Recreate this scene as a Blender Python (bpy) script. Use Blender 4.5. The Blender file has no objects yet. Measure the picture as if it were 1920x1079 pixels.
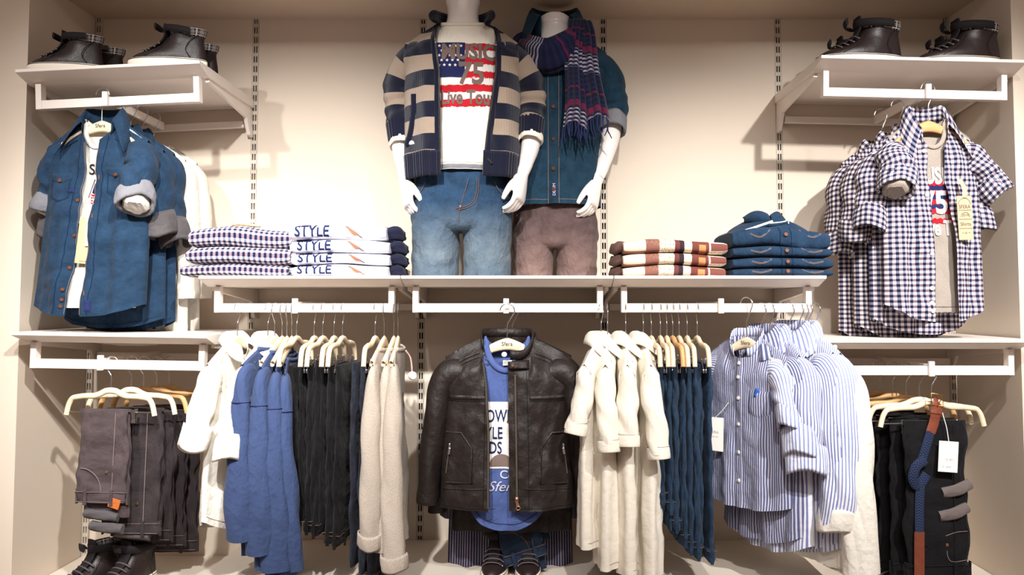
import bpy, math, random
import numpy as np
from mathutils import Vector, Matrix
PI = math.pi
scene = bpy.context.scene
COL = scene.collection

# ------------------------------------------------------------------ camera
FPX, CAM_D, CAM_Z, PITCH = 1482.0, 2.73, 1.2, math.radians(2.8)
HOR, VPX = 565.0, 1000.0
cam_d = bpy.data.cameras.new('camera'); cam = bpy.data.objects.new('camera', cam_d); COL.objects.link(cam)
cam.location = (0, -CAM_D, CAM_Z); cam.rotation_euler = (PI/2 + PITCH, 0, 0)
cam_d.sensor_width = 36.0; cam_d.lens = FPX/1920*36.0
SHY = 539.5 + FPX*math.tan(PITCH) - HOR          # rows the picture is moved up by the lens shift
cam_d.shift_x = -(VPX-960)/1920; cam_d.shift_y = -SHY/1920
cam_d.clip_start = 0.05
scene.camera = cam

def P(px, py, y):
    """point of the plane at depth y (back wall = 0, room side negative) that the photograph shows at px, py"""
    xc = (px-VPX)/FPX; yc = -(py-539.5+SHY)/FPX
    dy = math.cos(PITCH) - yc*math.sin(PITCH); dz = math.sin(PITCH) + yc*math.cos(PITCH)
    t = (y+CAM_D)/dy
    return Vector((xc*t, y, CAM_Z + dz*t))

# ------------------------------------------------------------------ light
def lin(c):
    return tuple(((v/255.0)/12.92 if v/255.0 <= 0.04045 else ((v/255.0+0.055)/1.055)**2.4) for v in c)
world = bpy.data.worlds.new('world'); scene.world = world; world.use_nodes = True
wb = world.node_tree.nodes['Background']; wb.inputs[0].default_value = (1.0, 0.76, 0.66, 1); wb.inputs[1].default_value = 0.26
def spot(x, y, z, tx, tz, e, size=48, rad=0.035, col=(1.0, 0.98, 0.945)):
    d = bpy.data.lights.new('track_spot', 'SPOT'); d.energy = e; d.spot_size = math.radians(size); d.spot_blend = 1.0
    d.shadow_soft_size = rad; d.color = col
    o = bpy.data.objects.new('track_spot', d); COL.objects.link(o); o.location = (x, y, z)
    o.rotation_euler = (Vector((tx, 0, tz)) - Vector((x, y, z))).to_track_quat('-Z', 'Y').to_euler()
spot(-1.55, -2.4, 2.66, -1.00, 0.92, 190)
spot(-0.50, -2.4, 2.62, -0.70, 0.94, 400)
spot(0.42, -2.4, 2.62, 0.20, 0.92, 215)
spot(1.36, -2.4, 2.62, 0.90, 0.96, 400)
spot(0.15, -2.3, 2.64, -1.42, 0.80, 330, 34)
spot(0.75, -2.3, 2.64, 1.46, 0.95, 150, 36)
def fill_panel(x, y, z, sx, sy, e):
    d = bpy.data.lights.new('soft_fill_panel', 'AREA'); d.shape = 'RECTANGLE'; d.size = sx; d.size_y = sy; d.energy = e; d.color = (1.0, 0.93, 0.87)
    o = bpy.data.objects.new('soft_fill_panel', d); COL.objects.link(o); o.location = (x, y, z)
fill_panel(0, -4.0, 3.1, 4.0, 1.2, 60)  # unseen soft area light, added as frontal fill for the shelf fronts
vs = scene.view_settings
vs.view_transform = 'Standard'; vs.look = 'None'; vs.gamma = 1.0; vs.use_curve_mapping = False; vs.exposure = 0.0

# ------------------------------------------------------------------ node materials
class NT:
    def __init__(s, name):
        m = bpy.data.materials.new(name); m.use_nodes = True; s.m = m; s.t = m.node_tree; s.n = s.t.nodes
        s.b = s.n['Principled BSDF']
    def node(s, typ, **kw):
        n = s.n.new(typ)
        for k, v in kw.items():
            if k.startswith('i_'): n.inputs[int(k[2:])].default_value = v
            else: setattr(n, k, v)
        return n
    def link(s, a, b): s.t.links.new(a, b)
    def math(s, op, a, b=None):
        n = s.n.new('ShaderNodeMath'); n.operation = op
        for i, v in enumerate((a, b)):
            if v is None: continue
            if isinstance(v, (int, float)): n.inputs[i].default_value = v
            else: s.link(v, n.inputs[i])
        return n.outputs[0]
    def mix(s, f, a, b, mode='MIX'):
        n = s.n.new('ShaderNodeMix'); n.data_type = 'RGBA'; n.blend_type = mode
        for i, v in ((0, f), (6, a), (7, b)):
            if isinstance(v, (int, float)): n.inputs[i].default_value = v
            elif isinstance(v, tuple): n.inputs[i].default_value = (*v[:3], 1)
            else: s.link(v, n.inputs[i])
        return n.outputs[2]
    def coord(s, kind):
        tc = s.n.new('ShaderNodeTexCoord'); return tc.outputs[kind]
    def noise(s, vec, scale, detail=3, rough=0.6, w=None):
        n = s.n.new('ShaderNodeTexNoise'); n.inputs['Scale'].default_value = scale; n.inputs['Detail'].default_value = detail
        n.inputs['Roughness'].default_value = rough
        if vec is not None: s.link(vec, n.inputs['Vector'])
        return n.outputs[0]
    def maprange(s, v, a, b, c=0.0, d=1.0):
        n = s.n.new('ShaderNodeMapRange'); n.inputs[1].default_value = a; n.inputs[2].default_value = b
        n.inputs[3].default_value = c; n.inputs[4].default_value = d; s.link(v, n.inputs[0]); return n.outputs[0]
    def bump(s, h, strength, dist=0.001, wrinkle=0.0, wscale=26.0, vec=None):
        n = s.n.new('ShaderNodeBump'); n.inputs['Strength'].default_value = strength; n.inputs['Distance'].default_value = dist
        s.link(h, n.inputs['Height']); s.link(n.outputs[0], s.b.inputs['Normal'])
        if wrinkle:
            mp = s.node('ShaderNodeMapping'); mp.inputs['Scale'].default_value = (1.0, 0.6, 0.6); mp.inputs['Rotation'].default_value = (0, 0, 0.35); s.link(vec, mp.inputs[0])
            w1 = s.noise(mp.outputs[0], wscale, 2.5, 0.5); rid = s.math('ABSOLUTE', s.math('SUBTRACT', w1, 0.5))
            w2 = s.noise(vec, wscale*2.3, 3, 0.55)
            hh = s.math('ADD', s.math('MULTIPLY', rid, -1.6), s.math('MULTIPLY', w2, 0.45))
            m = s.n.new('ShaderNodeBump'); m.inputs['Strength'].default_value = wrinkle; m.inputs['Distance'].default_value = 0.010
            s.link(hh, m.inputs['Height']); s.link(m.outputs[0], n.inputs['Normal'])
    def color(s, c):
        if isinstance(c, tuple): s.b.inputs['Base Color'].default_value = (*c[:3], 1)
        else: s.link(c, s.b.inputs['Base Color'])
    def set(s, rough=0.8, metal=0.0, spec=0.3, sheen=0.0):
        s.b.inputs['Roughness'].default_value = rough; s.b.inputs['Metallic'].default_value = metal
        s.b.inputs['Specular IOR Level'].default_value = spec
        if sheen: s.b.inputs['Sheen Weight'].default_value = sheen

def m_plain(name, rgb, rough=0.6, metal=0.0, spec=0.4, var=0.06, scale=30, bump=0.0, bscale=200):
    t = NT(name); t.set(rough, metal, spec); c = lin(rgb); v = t.coord('Object')
    f = t.noise(v, scale); t.color(t.mix(f, tuple(x*(1-var) for x in c), tuple(min(1, x*(1+var)) for x in c)))
    if bump: t.bump(t.noise(v, bscale, 4), bump)
    return t.m
def m_cloth(name, rgb, var=0.12, weave=900, bump=0.35, rough=0.9, mott=14, wrk=0.6):
    t = NT(name); t.set(rough, 0, 0.15, 0.06); c = lin(rgb); v = t.coord('UV')
    f = t.math('ADD', t.math('MULTIPLY', t.noise(v, mott, 3), 0.6), t.math('MULTIPLY', t.noise(v, weave, 1), 0.4))
    t.color(t.mix(t.maprange(f, 0.3, 0.7), tuple(x*(1-var) for x in c), tuple(min(1, x*(1+var)) for x in c)))
    t.bump(t.noise(v, weave*0.6, 2), bump, 0.0006, wrk, 22, v); return t.m
def m_denim(name, rgb, fade_highlight=0.35, var=0.25, obj_fade=None, wrk=0.6):
    t = NT(name); t.set(0.9, 0, 0.15, 0.05); c = lin(rgb); v = t.coord('UV')
    w = t.node('ShaderNodeTexWave'); w.inputs['Scale'].default_value = 260; w.inputs['Distortion'].default_value = 3.0; w.bands_direction = 'DIAGONAL'
    t.link(v, w.inputs['Vector'])
    n = t.noise(v, 26, 5, 0.65); n2 = t.noise(v, 420, 2)
    f = t.math('ADD', t.math('MULTIPLY', n, 0.55), t.math('ADD', t.math('MULTIPLY', n2, 0.3), t.math('MULTIPLY', w.outputs[1], 0.15)))
    light = tuple(min(1, x*(1+fade_highlight)+0.003) for x in c); dark = tuple(x*(1-var) for x in c)
    col = t.mix(t.maprange(f, 0.34, 0.68), dark, light)
    if obj_fade:
        cz, hz, rgb2 = obj_fade
        z = t.node('ShaderNodeSeparateXYZ'); t.link(t.coord('Object'), z.inputs[0])
        d = t.math('ABSOLUTE', t.math('SUBTRACT', z.outputs[2], cz)); g = t.maprange(d, hz, 0.0)
        g = t.math('MULTIPLY', g, t.maprange(t.noise(t.coord('Object'), 30, 4), 0.25, 0.75, 0.55, 1.0))
        col = t.mix(g, col, lin(rgb2))
    t.color(col); t.bump(t.math('ADD', w.outputs[1], n2), 0.3, 0.0006, wrk, 24, v); return t.m
def _stripe(t, comp, pitch, duty):
    return t.math('LESS_THAN', t.math('FRACT', t.math('DIVIDE', comp, pitch)), duty)
def m_gingham(name, dark, mid, light, pitch, tint=None):
    t = NT(name); t.set(0.9, 0, 0.15); uv = t.coord('UV'); s = t.node('ShaderNodeSeparateXYZ'); t.link(uv, s.inputs[0])
    a = _stripe(t, t.math('ADD', s.outputs[0], 10.0), pitch, 0.5); b = _stripe(t, t.math('ADD', s.outputs[1], 10.0), pitch, 0.5)
    c1 = t.mix(a, lin(light), lin(mid)); c2 = t.mix(a, lin(tint or mid), lin(dark))
    t.color(t.mix(b, c1, c2)); t.bump(t.noise(uv, 700, 2), 0.3, 0.0005, 0.45, 22, uv); return t.m
def m_pin(name, base, line, pitch, duty=0.45, axis=0):
    t = NT(name); t.set(0.9, 0, 0.15); uv = t.coord('UV'); s = t.node('ShaderNodeSeparateXYZ'); t.link(uv, s.inputs[0])
    f = _stripe(t, t.math('ADD', s.outputs[axis], 10.0), pitch, duty)
    t.color(t.mix(f, lin(base), lin(line))); t.bump(t.noise(uv, 700, 2), 0.3, 0.0005, 0.4, 22, uv); return t.m
def m_knit(name, c1, c2, pitch, off, rib=0.0045):
    t = NT(name); t.set(0.95, 0, 0.1, 0.15); uv = t.coord('UV'); s = t.node('ShaderNodeSeparateXYZ'); t.link(uv, s.inputs[0])
    f = _stripe(t, t.math('ADD', s.outputs[1], 10.0+off), pitch, 0.5) if c2 else 0.0
    n = t.noise(uv, 500, 2)
    col = t.mix(f, lin(c1), lin(c2)) if c2 else t.mix(0.0, lin(c1), lin(c1))
    col = t.mix(t.maprange(n, 0.3, 0.7, 0.0, 0.35), col, t.mix(0.5, col, (0.02, 0.02, 0.03)))
    t.color(col)
    su = t.math('SINE', t.math('MULTIPLY', s.outputs[0], 2*PI/rib)); t.bump(t.math('ADD', su, n), 0.7, 0.0012); return t.m
def m_marl(name, a, b, scale=420):
    t = NT(name); t.set(0.95, 0, 0.1, 0.1); uv = t.coord('UV')
    f = t.maprange(t.noise(uv, scale, 4, 0.8), 0.36, 0.62); t.color(t.mix(f, lin(a), lin(b))); t.bump(t.noise(uv, 600, 2), 0.3, 0.0006, 0.3, 20, uv); return t.m
def m_leather(name, rgb, rough=0.42, wrk=0.5):
    t = NT(name); t.set(rough, 0, 0.38); v = t.coord('Object'); c = lin(rgb)
    vo = t.node('ShaderNodeTexVoronoi'); vo.inputs['Scale'].default_value = 420; t.link(v, vo.inputs['Vector'])
    n = t.noise(v, 22, 4)
    t.color(t.mix(n, tuple(x*0.65 for x in c), tuple(x*1.35 for x in c)))
    t.bump(t.math('ADD', t.math('MULTIPLY', vo.outputs[0], 0.6), t.noise(v, 60, 3)), 0.35, 0.0012, wrk, 20, v); return t.m
def m_wood(name, a, b, rough=0.5):
    t = NT(name); t.set(rough, 0, 0.35); v = t.coord('Object')
    mp = t.node('ShaderNodeMapping'); mp.inputs['Scale'].default_value = (6, 60, 60); t.link(v, mp.inputs[0])
    f = t.noise(mp.outputs[0], 3, 4); t.color(t.mix(t.maprange(f, 0.35, 0.65), lin(a), lin(b))); return t.m
def m_plaid(name):
    t = NT(name); t.set(0.9, 0, 0.15); uv = t.coord('UV'); s = t.node('ShaderNodeSeparateXYZ'); t.link(uv, s.inputs[0])
    u = t.math('ADD', s.outputs[0], 10.0); w = t.math('ADD', s.outputs[1], 10.0)
    f = t.math('ADD', _stripe(t, u, 0.022, 0.5), _stripe(t, w, 0.022, 0.5))
    c = t.mix(t.math('MULTIPLY', f, 0.5), lin((20, 18, 20)), lin((120, 112, 110)))
    g = t.math('MAXIMUM', _stripe(t, t.math('ADD', u, 0.006), 0.022, 0.1), _stripe(t, t.math('ADD', w, 0.006), 0.022, 0.1))
    t.color(t.mix(g, c, lin((165, 158, 152)))); return t.m
def m_scarf(name):
    t = NT(name); t.set(0.95, 0, 0.1, 0.1); uv = t.coord('UV'); s = t.node('ShaderNodeSeparateXYZ'); t.link(uv, s.inputs[0])
    v = t.math('ADD', s.outputs[1], 10.0); col = lin((30, 34, 66))
    col = t.mix(_stripe(t, v, 0.017, 0.5), col, lin((24, 27, 52)))
    def band(lo, hi, c, col, fine=None):
        q = t.math('FRACT', t.math('DIVIDE', v, 0.20))
        f = t.math('MULTIPLY', t.math('GREATER_THAN', q, lo), t.math('LESS_THAN', q, hi))
        if fine: f = t.math('MULTIPLY', f, _stripe(t, v, fine, 0.45))
        return t.mix(f, col, lin(c))
    col = band(0.10, 0.42, (152, 145, 162), col, 0.0135)
    col = band(0.46, 0.56, (100, 30, 62), col); col = band(0.76, 0.79, (96, 30, 60), col)
    t.color(col); t.bump(t.noise(uv, 600, 2), 0.4, 0.0006); return t.m
def m_weave(name, a, b, k=0.011):
    t = NT(name); t.set(0.85, 0, 0.2); uv = t.coord('UV'); s = t.node('ShaderNodeSeparateXYZ'); t.link(uv, s.inputs[0])
    zig = t.math('ABSOLUTE', t.math('SUBTRACT', t.math('FRACT', t.math('DIVIDE', t.math('ADD', s.outputs[0], 10.0), k)), 0.5))
    w = t.math('FRACT', t.math('ADD', t.math('DIVIDE', t.math('ADD', s.outputs[1], 10.0), k*0.7), t.math('MULTIPLY', zig, 1.6)))
    f = t.math('ABSOLUTE', t.math('SUBTRACT', w, 0.5)); t.color(t.mix(t.maprange(f, 0.05, 0.42), lin(a), lin(b))); t.bump(f, 0.8, 0.002); return t.m
def m_print(name):
    """brown newspaper-collage print of the folded tees: flat print, blocks with ragged edges"""
    t = NT(name); t.set(0.9, 0, 0.15); uv = t.coord('UV')
    s = t.node('ShaderNodeSeparateXYZ'); t.link(uv, s.inputs[0]); n = t.noise(uv, 60, 4); x = t.math('ADD', s.outputs[0], t.math('MULTIPLY', n, 0.004))
    z = s.outputs[1]
    col = lin((226, 212, 192))
    sp = t.maprange(t.noise(uv, 150, 5, 0.8), 0.52, 0.62)
    def block(x0, x1, z0, z1, c, col, f2=None):
        f = t.math('MULTIPLY', t.math('GREATER_THAN', x, x0), t.math('LESS_THAN', x, x1))
        f = t.math('MULTIPLY', f, t.math('MULTIPLY', t.math('GREATER_THAN', z, z0), t.math('LESS_THAN', z, z1)))
        if f2 is not None: f = t.math('MULTIPLY', f, f2)
        return t.mix(f, col, lin(c) if isinstance(c, tuple) else c)
    col = block(-0.2, -0.045, -0.05, -0.012, (150, 104, 92), col)
    col = block(-0.085, -0.045, -0.05, 0.06, (142, 96, 84), col); col = block(-0.085, -0.045, 0, 0.06, (176, 140, 120), col, sp)
    col = block(-0.045, 0.0, -0.05, 0.06, (86, 66, 62), col, sp)
    col = block(0.0, 0.014, -0.05, 0.06, (112, 62, 62), col); col = block(0.014, 0.028, -0.05, 0.06, (58, 44, 50), col)
    col = block(0.05, 0.10, -0.05, 0.022, (116, 64, 58), col); col = block(0.07, 0.09, -0.05, 0.005, (196, 140, 92), col)
    col = block(0.105, 0.2, -0.008, 0.014, (124, 72, 66), col); col = block(0.105, 0.2, -0.05, -0.012, (110, 84, 76), col, sp)
    t.color(col); return t.m

MAT = {}
def build_materials():
    A = MAT
    A['wall'] = m_plain('wall_paint', (220, 206, 190), 0.85, 0, 0.2, 0.02, 4, 0.05, 300)
    A['soffit'] = m_plain('shaded_soffit_paint', (196, 178, 160), 0.85, 0, 0.2, 0.02, 4)  # the soffit's weak light is put into this darker beige
    A['floor'] = m_plain('floor_tile', (188, 176, 164), 0.4, 0, 0.4, 0.05, 3)
    A['plinth'] = m_plain('plinth_laminate', (226, 214, 200), 0.45, 0, 0.4, 0.02, 5)
    A['shelf'] = m_plain('white_powder_coat', (236, 226, 218), 0.4, 0, 0.4, 0.015, 6)
    A['slot_steel'] = m_plain('upright_steel', (205, 194, 180), 0.5, 0.0, 0.4, 0.03, 40)
    A['slot_dark'] = m_plain('slot_dark', (22, 18, 16), 0.9)
    A['steel'] = m_plain('bright_steel', (200, 200, 205), 0.2, 1.0, 0.5, 0.03, 50)
    A['brass'] = m_plain('brass', (190, 150, 80), 0.28, 1.0, 0.5, 0.05, 50)
    A['copper'] = m_plain('copper_rivet', (184, 142, 120), 0.3, 0.9, 0.5, 0.05, 50)
    A['wood'] = m_wood('pale_birch', (238, 219, 190), (228, 205, 170))
    A['wood2'] = m_wood('amber_birch', (214, 170, 118), (198, 150, 100))
    A['mannequin'] = m_plain('white_gloss_plastic', (240, 234, 230), 0.22, 0, 0.5, 0.01, 4)
    A['denim_shirt'] = m_denim('chambray_denim', (27, 49, 72), 0.6, 0.3)
    A['denim_dark'] = m_denim('dark_denim', (28, 42, 62), 0.5, 0.4)
    A['denim_teal'] = m_denim('teal_denim', (25, 51, 69), 0.5, 0.3)
    A['denim_navy'] = m_denim('navy_denim', (27, 44, 64), 1.1, 0.6)  # strong mottle puts fold highlights and deep darks into the colour
    A['denim_black'] = m_denim('black_denim', (15, 14, 17), 0.7, 0.6)
    A['denim_ink'] = m_denim('ink_denim', (32, 35, 46), 1.0, 0.6)
    A['denim_brown'] = m_denim('brown_grey_denim', (50, 43, 45), 0.6, 0.4)
    A['denim_mole'] = m_denim('washed_mole_denim', (74, 63, 65), 0.6, 0.4)
    A['cord'] = m_pin('red_white_cord', (226, 216, 206), (176, 60, 62), 0.004, 0.45, 1)
    A['turn_up'] = m_cloth('taupe_lining', (104, 94, 92), 0.14)
    A['denim_wash'] = m_denim('faded_blue_denim', (36, 60, 86), 0.5, 0.3, (-0.225, 0.16, (112, 126, 136)), 1.0)
    A['trouser_brown'] = m_denim('faded_brown_twill', (82, 66, 66), 0.5, 0.3, (-0.235, 0.16, (134, 110, 104)), 1.0)
    A['lining_grey'] = m_cloth('grey_lining', (122, 122, 128), 0.14)
    A['lining_dark'] = m_cloth('dark_grey_lining', (84, 80, 82), 0.14)
    A['white_cloth'] = m_cloth('white_cotton', (228, 222, 212), 0.03)
    A['ivory_cloth'] = m_cloth('ivory_pique', (228, 220, 206), 0.03, 500, 0.5, wrk=0.35)
    A['tee_white'] = m_cloth('ivory_jersey', (240, 234, 220), 0.03, 700, 0.3)
    A['tee_blue'] = m_cloth('blue_jersey', (76, 93, 146), 0.08)
    A['blue_cloth'] = m_cloth('royal_blue_cotton', (60, 75, 112), 0.1)
    A['grey_marl'] = m_marl('grey_marl_fleece', (146, 134, 124), (202, 190, 176))
    A['grey_tee'] = m_marl('grey_marl_jersey', (136, 126, 118), (178, 166, 156))
    A['gingham'] = m_gingham('navy_gingham', (28, 33, 58), (122, 122, 146), (236, 230, 226), 0.0155, (134, 114, 128))
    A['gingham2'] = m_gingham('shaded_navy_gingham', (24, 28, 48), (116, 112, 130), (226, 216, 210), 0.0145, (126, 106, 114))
    A['pin'] = m_pin('blue_pinstripe', (220, 220, 230), (116, 124, 168), 0.0085, 0.46)
    A['pin2'] = m_pin('wide_blue_pinstripe', (230, 230, 240), (136, 146, 190), 0.0090, 0.42)
    A['pin_shaded'] = m_pin('shaded_blue_pinstripe', (190, 188, 204), (84, 90, 126), 0.0075, 0.55)  # pinstripe toned darker, shade on these shirts held in its colours
    A['pin_navy'] = m_pin('navy_pinstripe', (46, 46, 70), (150, 140, 150), 0.0085, 0.28)
    A['leather'] = m_leather('brown_black_leather', (31, 23, 21), 0.52)
    A['shoe_leather'] = m_leather('shoe_leather', (38, 28, 27), 0.40, 0.12)
    A['shoe_suede'] = m_plain('black_suede', (26, 22, 24), 0.8, 0, 0.25, 0.2, 60, 0.2, 300)
    A['rubber'] = m_plain('cream_rubber', (238, 226, 212), 0.6, 0, 0.3, 0.02, 20)
    A['black'] = m_plain('black_trim', (20, 17, 18), 0.7, 0, 0.3, 0.1, 60)
    A['lace'] = m_plain('dark_lace', (86, 76, 80), 0.9, 0, 0.2, 0.15, 300)
    A['plaid'] = m_plaid('plaid_lining')
    A['tan_leather'] = m_leather('tan_leather', (116, 58, 40), 0.45)
    A['knit'] = m_knit('striped_knit', (23, 26, 46), (178, 158, 140), 0.098, -0.0235)
    A['knit_navy'] = m_knit('navy_rib_knit', (21, 24, 43), None, 0.1, 0, 0.012)
    A['scarf'] = m_scarf('striped_scarf_cloth')
    A['tassel'] = m_cloth('navy_yarn', (36, 42, 82), 0.25)
    A['belt'] = m_weave('blue_braid', (20, 26, 44), (46, 58, 90))
    A['button'] = m_plain('tortoise_button', (92, 54, 36), 0.5, 0, 0.25, 0.35, 160)
    A['button_white'] = m_plain('pearl_button', (240, 232, 224), 0.3, 0, 0.5, 0.03, 60)
    A['stitch'] = m_plain('orange_thread', (116, 82, 60), 0.9, 0, 0.1, 0.2, 300)
    A['stitch_soft'] = m_plain('soft_copper_thread', (112, 88, 80), 0.9, 0, 0.1, 0.2, 300)
    A['stitch_blue'] = m_plain('dark_thread', (22, 44, 76), 0.9, 0, 0.1, 0.2, 300)
    A['stitch_black'] = m_plain('black_thread', (16, 12, 12), 0.6, 0, 0.3, 0.2, 300)
    A['stitch_grey'] = m_plain('grey_thread', (128, 112, 110), 0.9, 0, 0.1, 0.2, 300)
    A['card_white'] = m_plain('white_card', (240, 234, 226), 0.7, 0, 0.2, 0.02, 20)
    A['card_tan'] = m_plain('tan_card', (216, 184, 142), 0.7, 0, 0.2, 0.04, 60)
    A['card_kraft'] = m_plain('kraft_card', (190, 172, 144), 0.8, 0, 0.2, 0.06, 120)
    A['ink_dark'] = m_plain('dark_ink', (44, 40, 48), 0.9, 0, 0.1, 0.12, 200)
    A['ink_brown'] = m_plain('brown_ink', (92, 70, 50), 0.9, 0, 0.1, 0.12, 200)
    A['ink_navy'] = m_plain('navy_ink', (38, 44, 86), 0.9, 0, 0.1, 0.15, 200)
    A['ink_red'] = m_plain('red_ink', (196, 36, 48), 0.9, 0, 0.1, 0.12, 200)
    A['ink_white'] = m_plain('white_ink', (238, 232, 226), 0.9, 0, 0.1, 0.04, 200)
    A['ink_taupe'] = m_plain('taupe_ink', (122, 104, 98), 0.9, 0, 0.1, 0.06, 200)
    A['ink_grey'] = m_plain('grey_ink', (168, 160, 158), 0.9, 0, 0.1, 0.06, 200)
    A['ink_rust'] = m_plain('rust_ink', (186, 108, 78), 0.9, 0, 0.1, 0.25, 120)
    A['ink_silver'] = m_plain('silver_ink', (196, 196, 214), 0.7, 0, 0.2, 0.06, 200)
    A['ink_polo'] = m_plain('blue_embroidery', (48, 92, 178), 0.8, 0, 0.2, 0.1, 300)
    A['sole_line'] = m_plain('black_sole_line', (24, 20, 22), 0.6)
    A['patch'] = m_plain('orange_leather_patch', (196, 104, 44), 0.6, 0, 0.3, 0.1, 80)
    A['collage'] = m_print('brown_collage_print')
    A['cocoa'] = m_cloth('cocoa_jersey', (96, 72, 66), 0.12)
    A['tee_pale'] = m_cloth('pale_jersey', (226, 226, 238), 0.03)
    A['navy_cloth'] = m_cloth('navy_jersey', (30, 32, 54), 0.2)
    A['zip'] = m_plain('zip_teeth', (150, 138, 128), 0.35, 0.9, 0.5, 0.1, 400)
build_materials()

# ------------------------------------------------------------------ mesh helpers
def tag(o, label=None, cat=None, group=None, kind=None):
    if label: o['label'] = label
    if cat: o['category'] = cat
    if group: o['group'] = group
    if kind: o['kind'] = kind
    return o
def thing(name, label, cat, loc=(0, 0, 0), rz=0.0, group=None, rot=None):
    o = bpy.data.objects.new(name, None); COL.objects.link(o); o.empty_display_size = 0.02
    o.location = loc; o.rotation_euler = rot if rot else (0, 0, rz)
    return tag(o, label, cat, group)
def cr(p, n):
    """smooth resampling (Catmull-Rom) of control rows p to n rows"""
    p = np.asarray(p, float); k = len(p)
    if k == 2:
        t = np.linspace(0, 1, n)[:, None]; return p[0]*(1-t)+p[1]*t
    q = np.vstack([2*p[0]-p[1], p, 2*p[-1]-p[-2]])
    x = np.linspace(0, k-1, n); i = np.minimum(x.astype(int), k-2); t = (x-i)[:, None]
    a, b, c, d = q[i], q[i+1], q[i+2], q[i+3]
    return 0.5*(2*b + (c-a)*t + (2*a-5*b+4*c-d)*t*t + (3*b-a-3*c+d)*t**3)
def wob(X, freq, seed, n=6):
    """smooth pseudo-noise of points X (...,k), about -1..1"""
    r = np.random.RandomState(seed % 100000); k = X.shape[-1]; out = np.zeros(X.shape[:-1])
    for i in range(n):
        d = r.normal(size=k); d /= np.linalg.norm(d); out += np.sin(X @ (d*freq*(0.6+0.9*r.rand())) + r.rand()*2*PI)
    return out/math.sqrt(n)/0.9
def sstep(x): x = np.clip(x, 0, 1); return x*x*(3-2*x)

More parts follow.
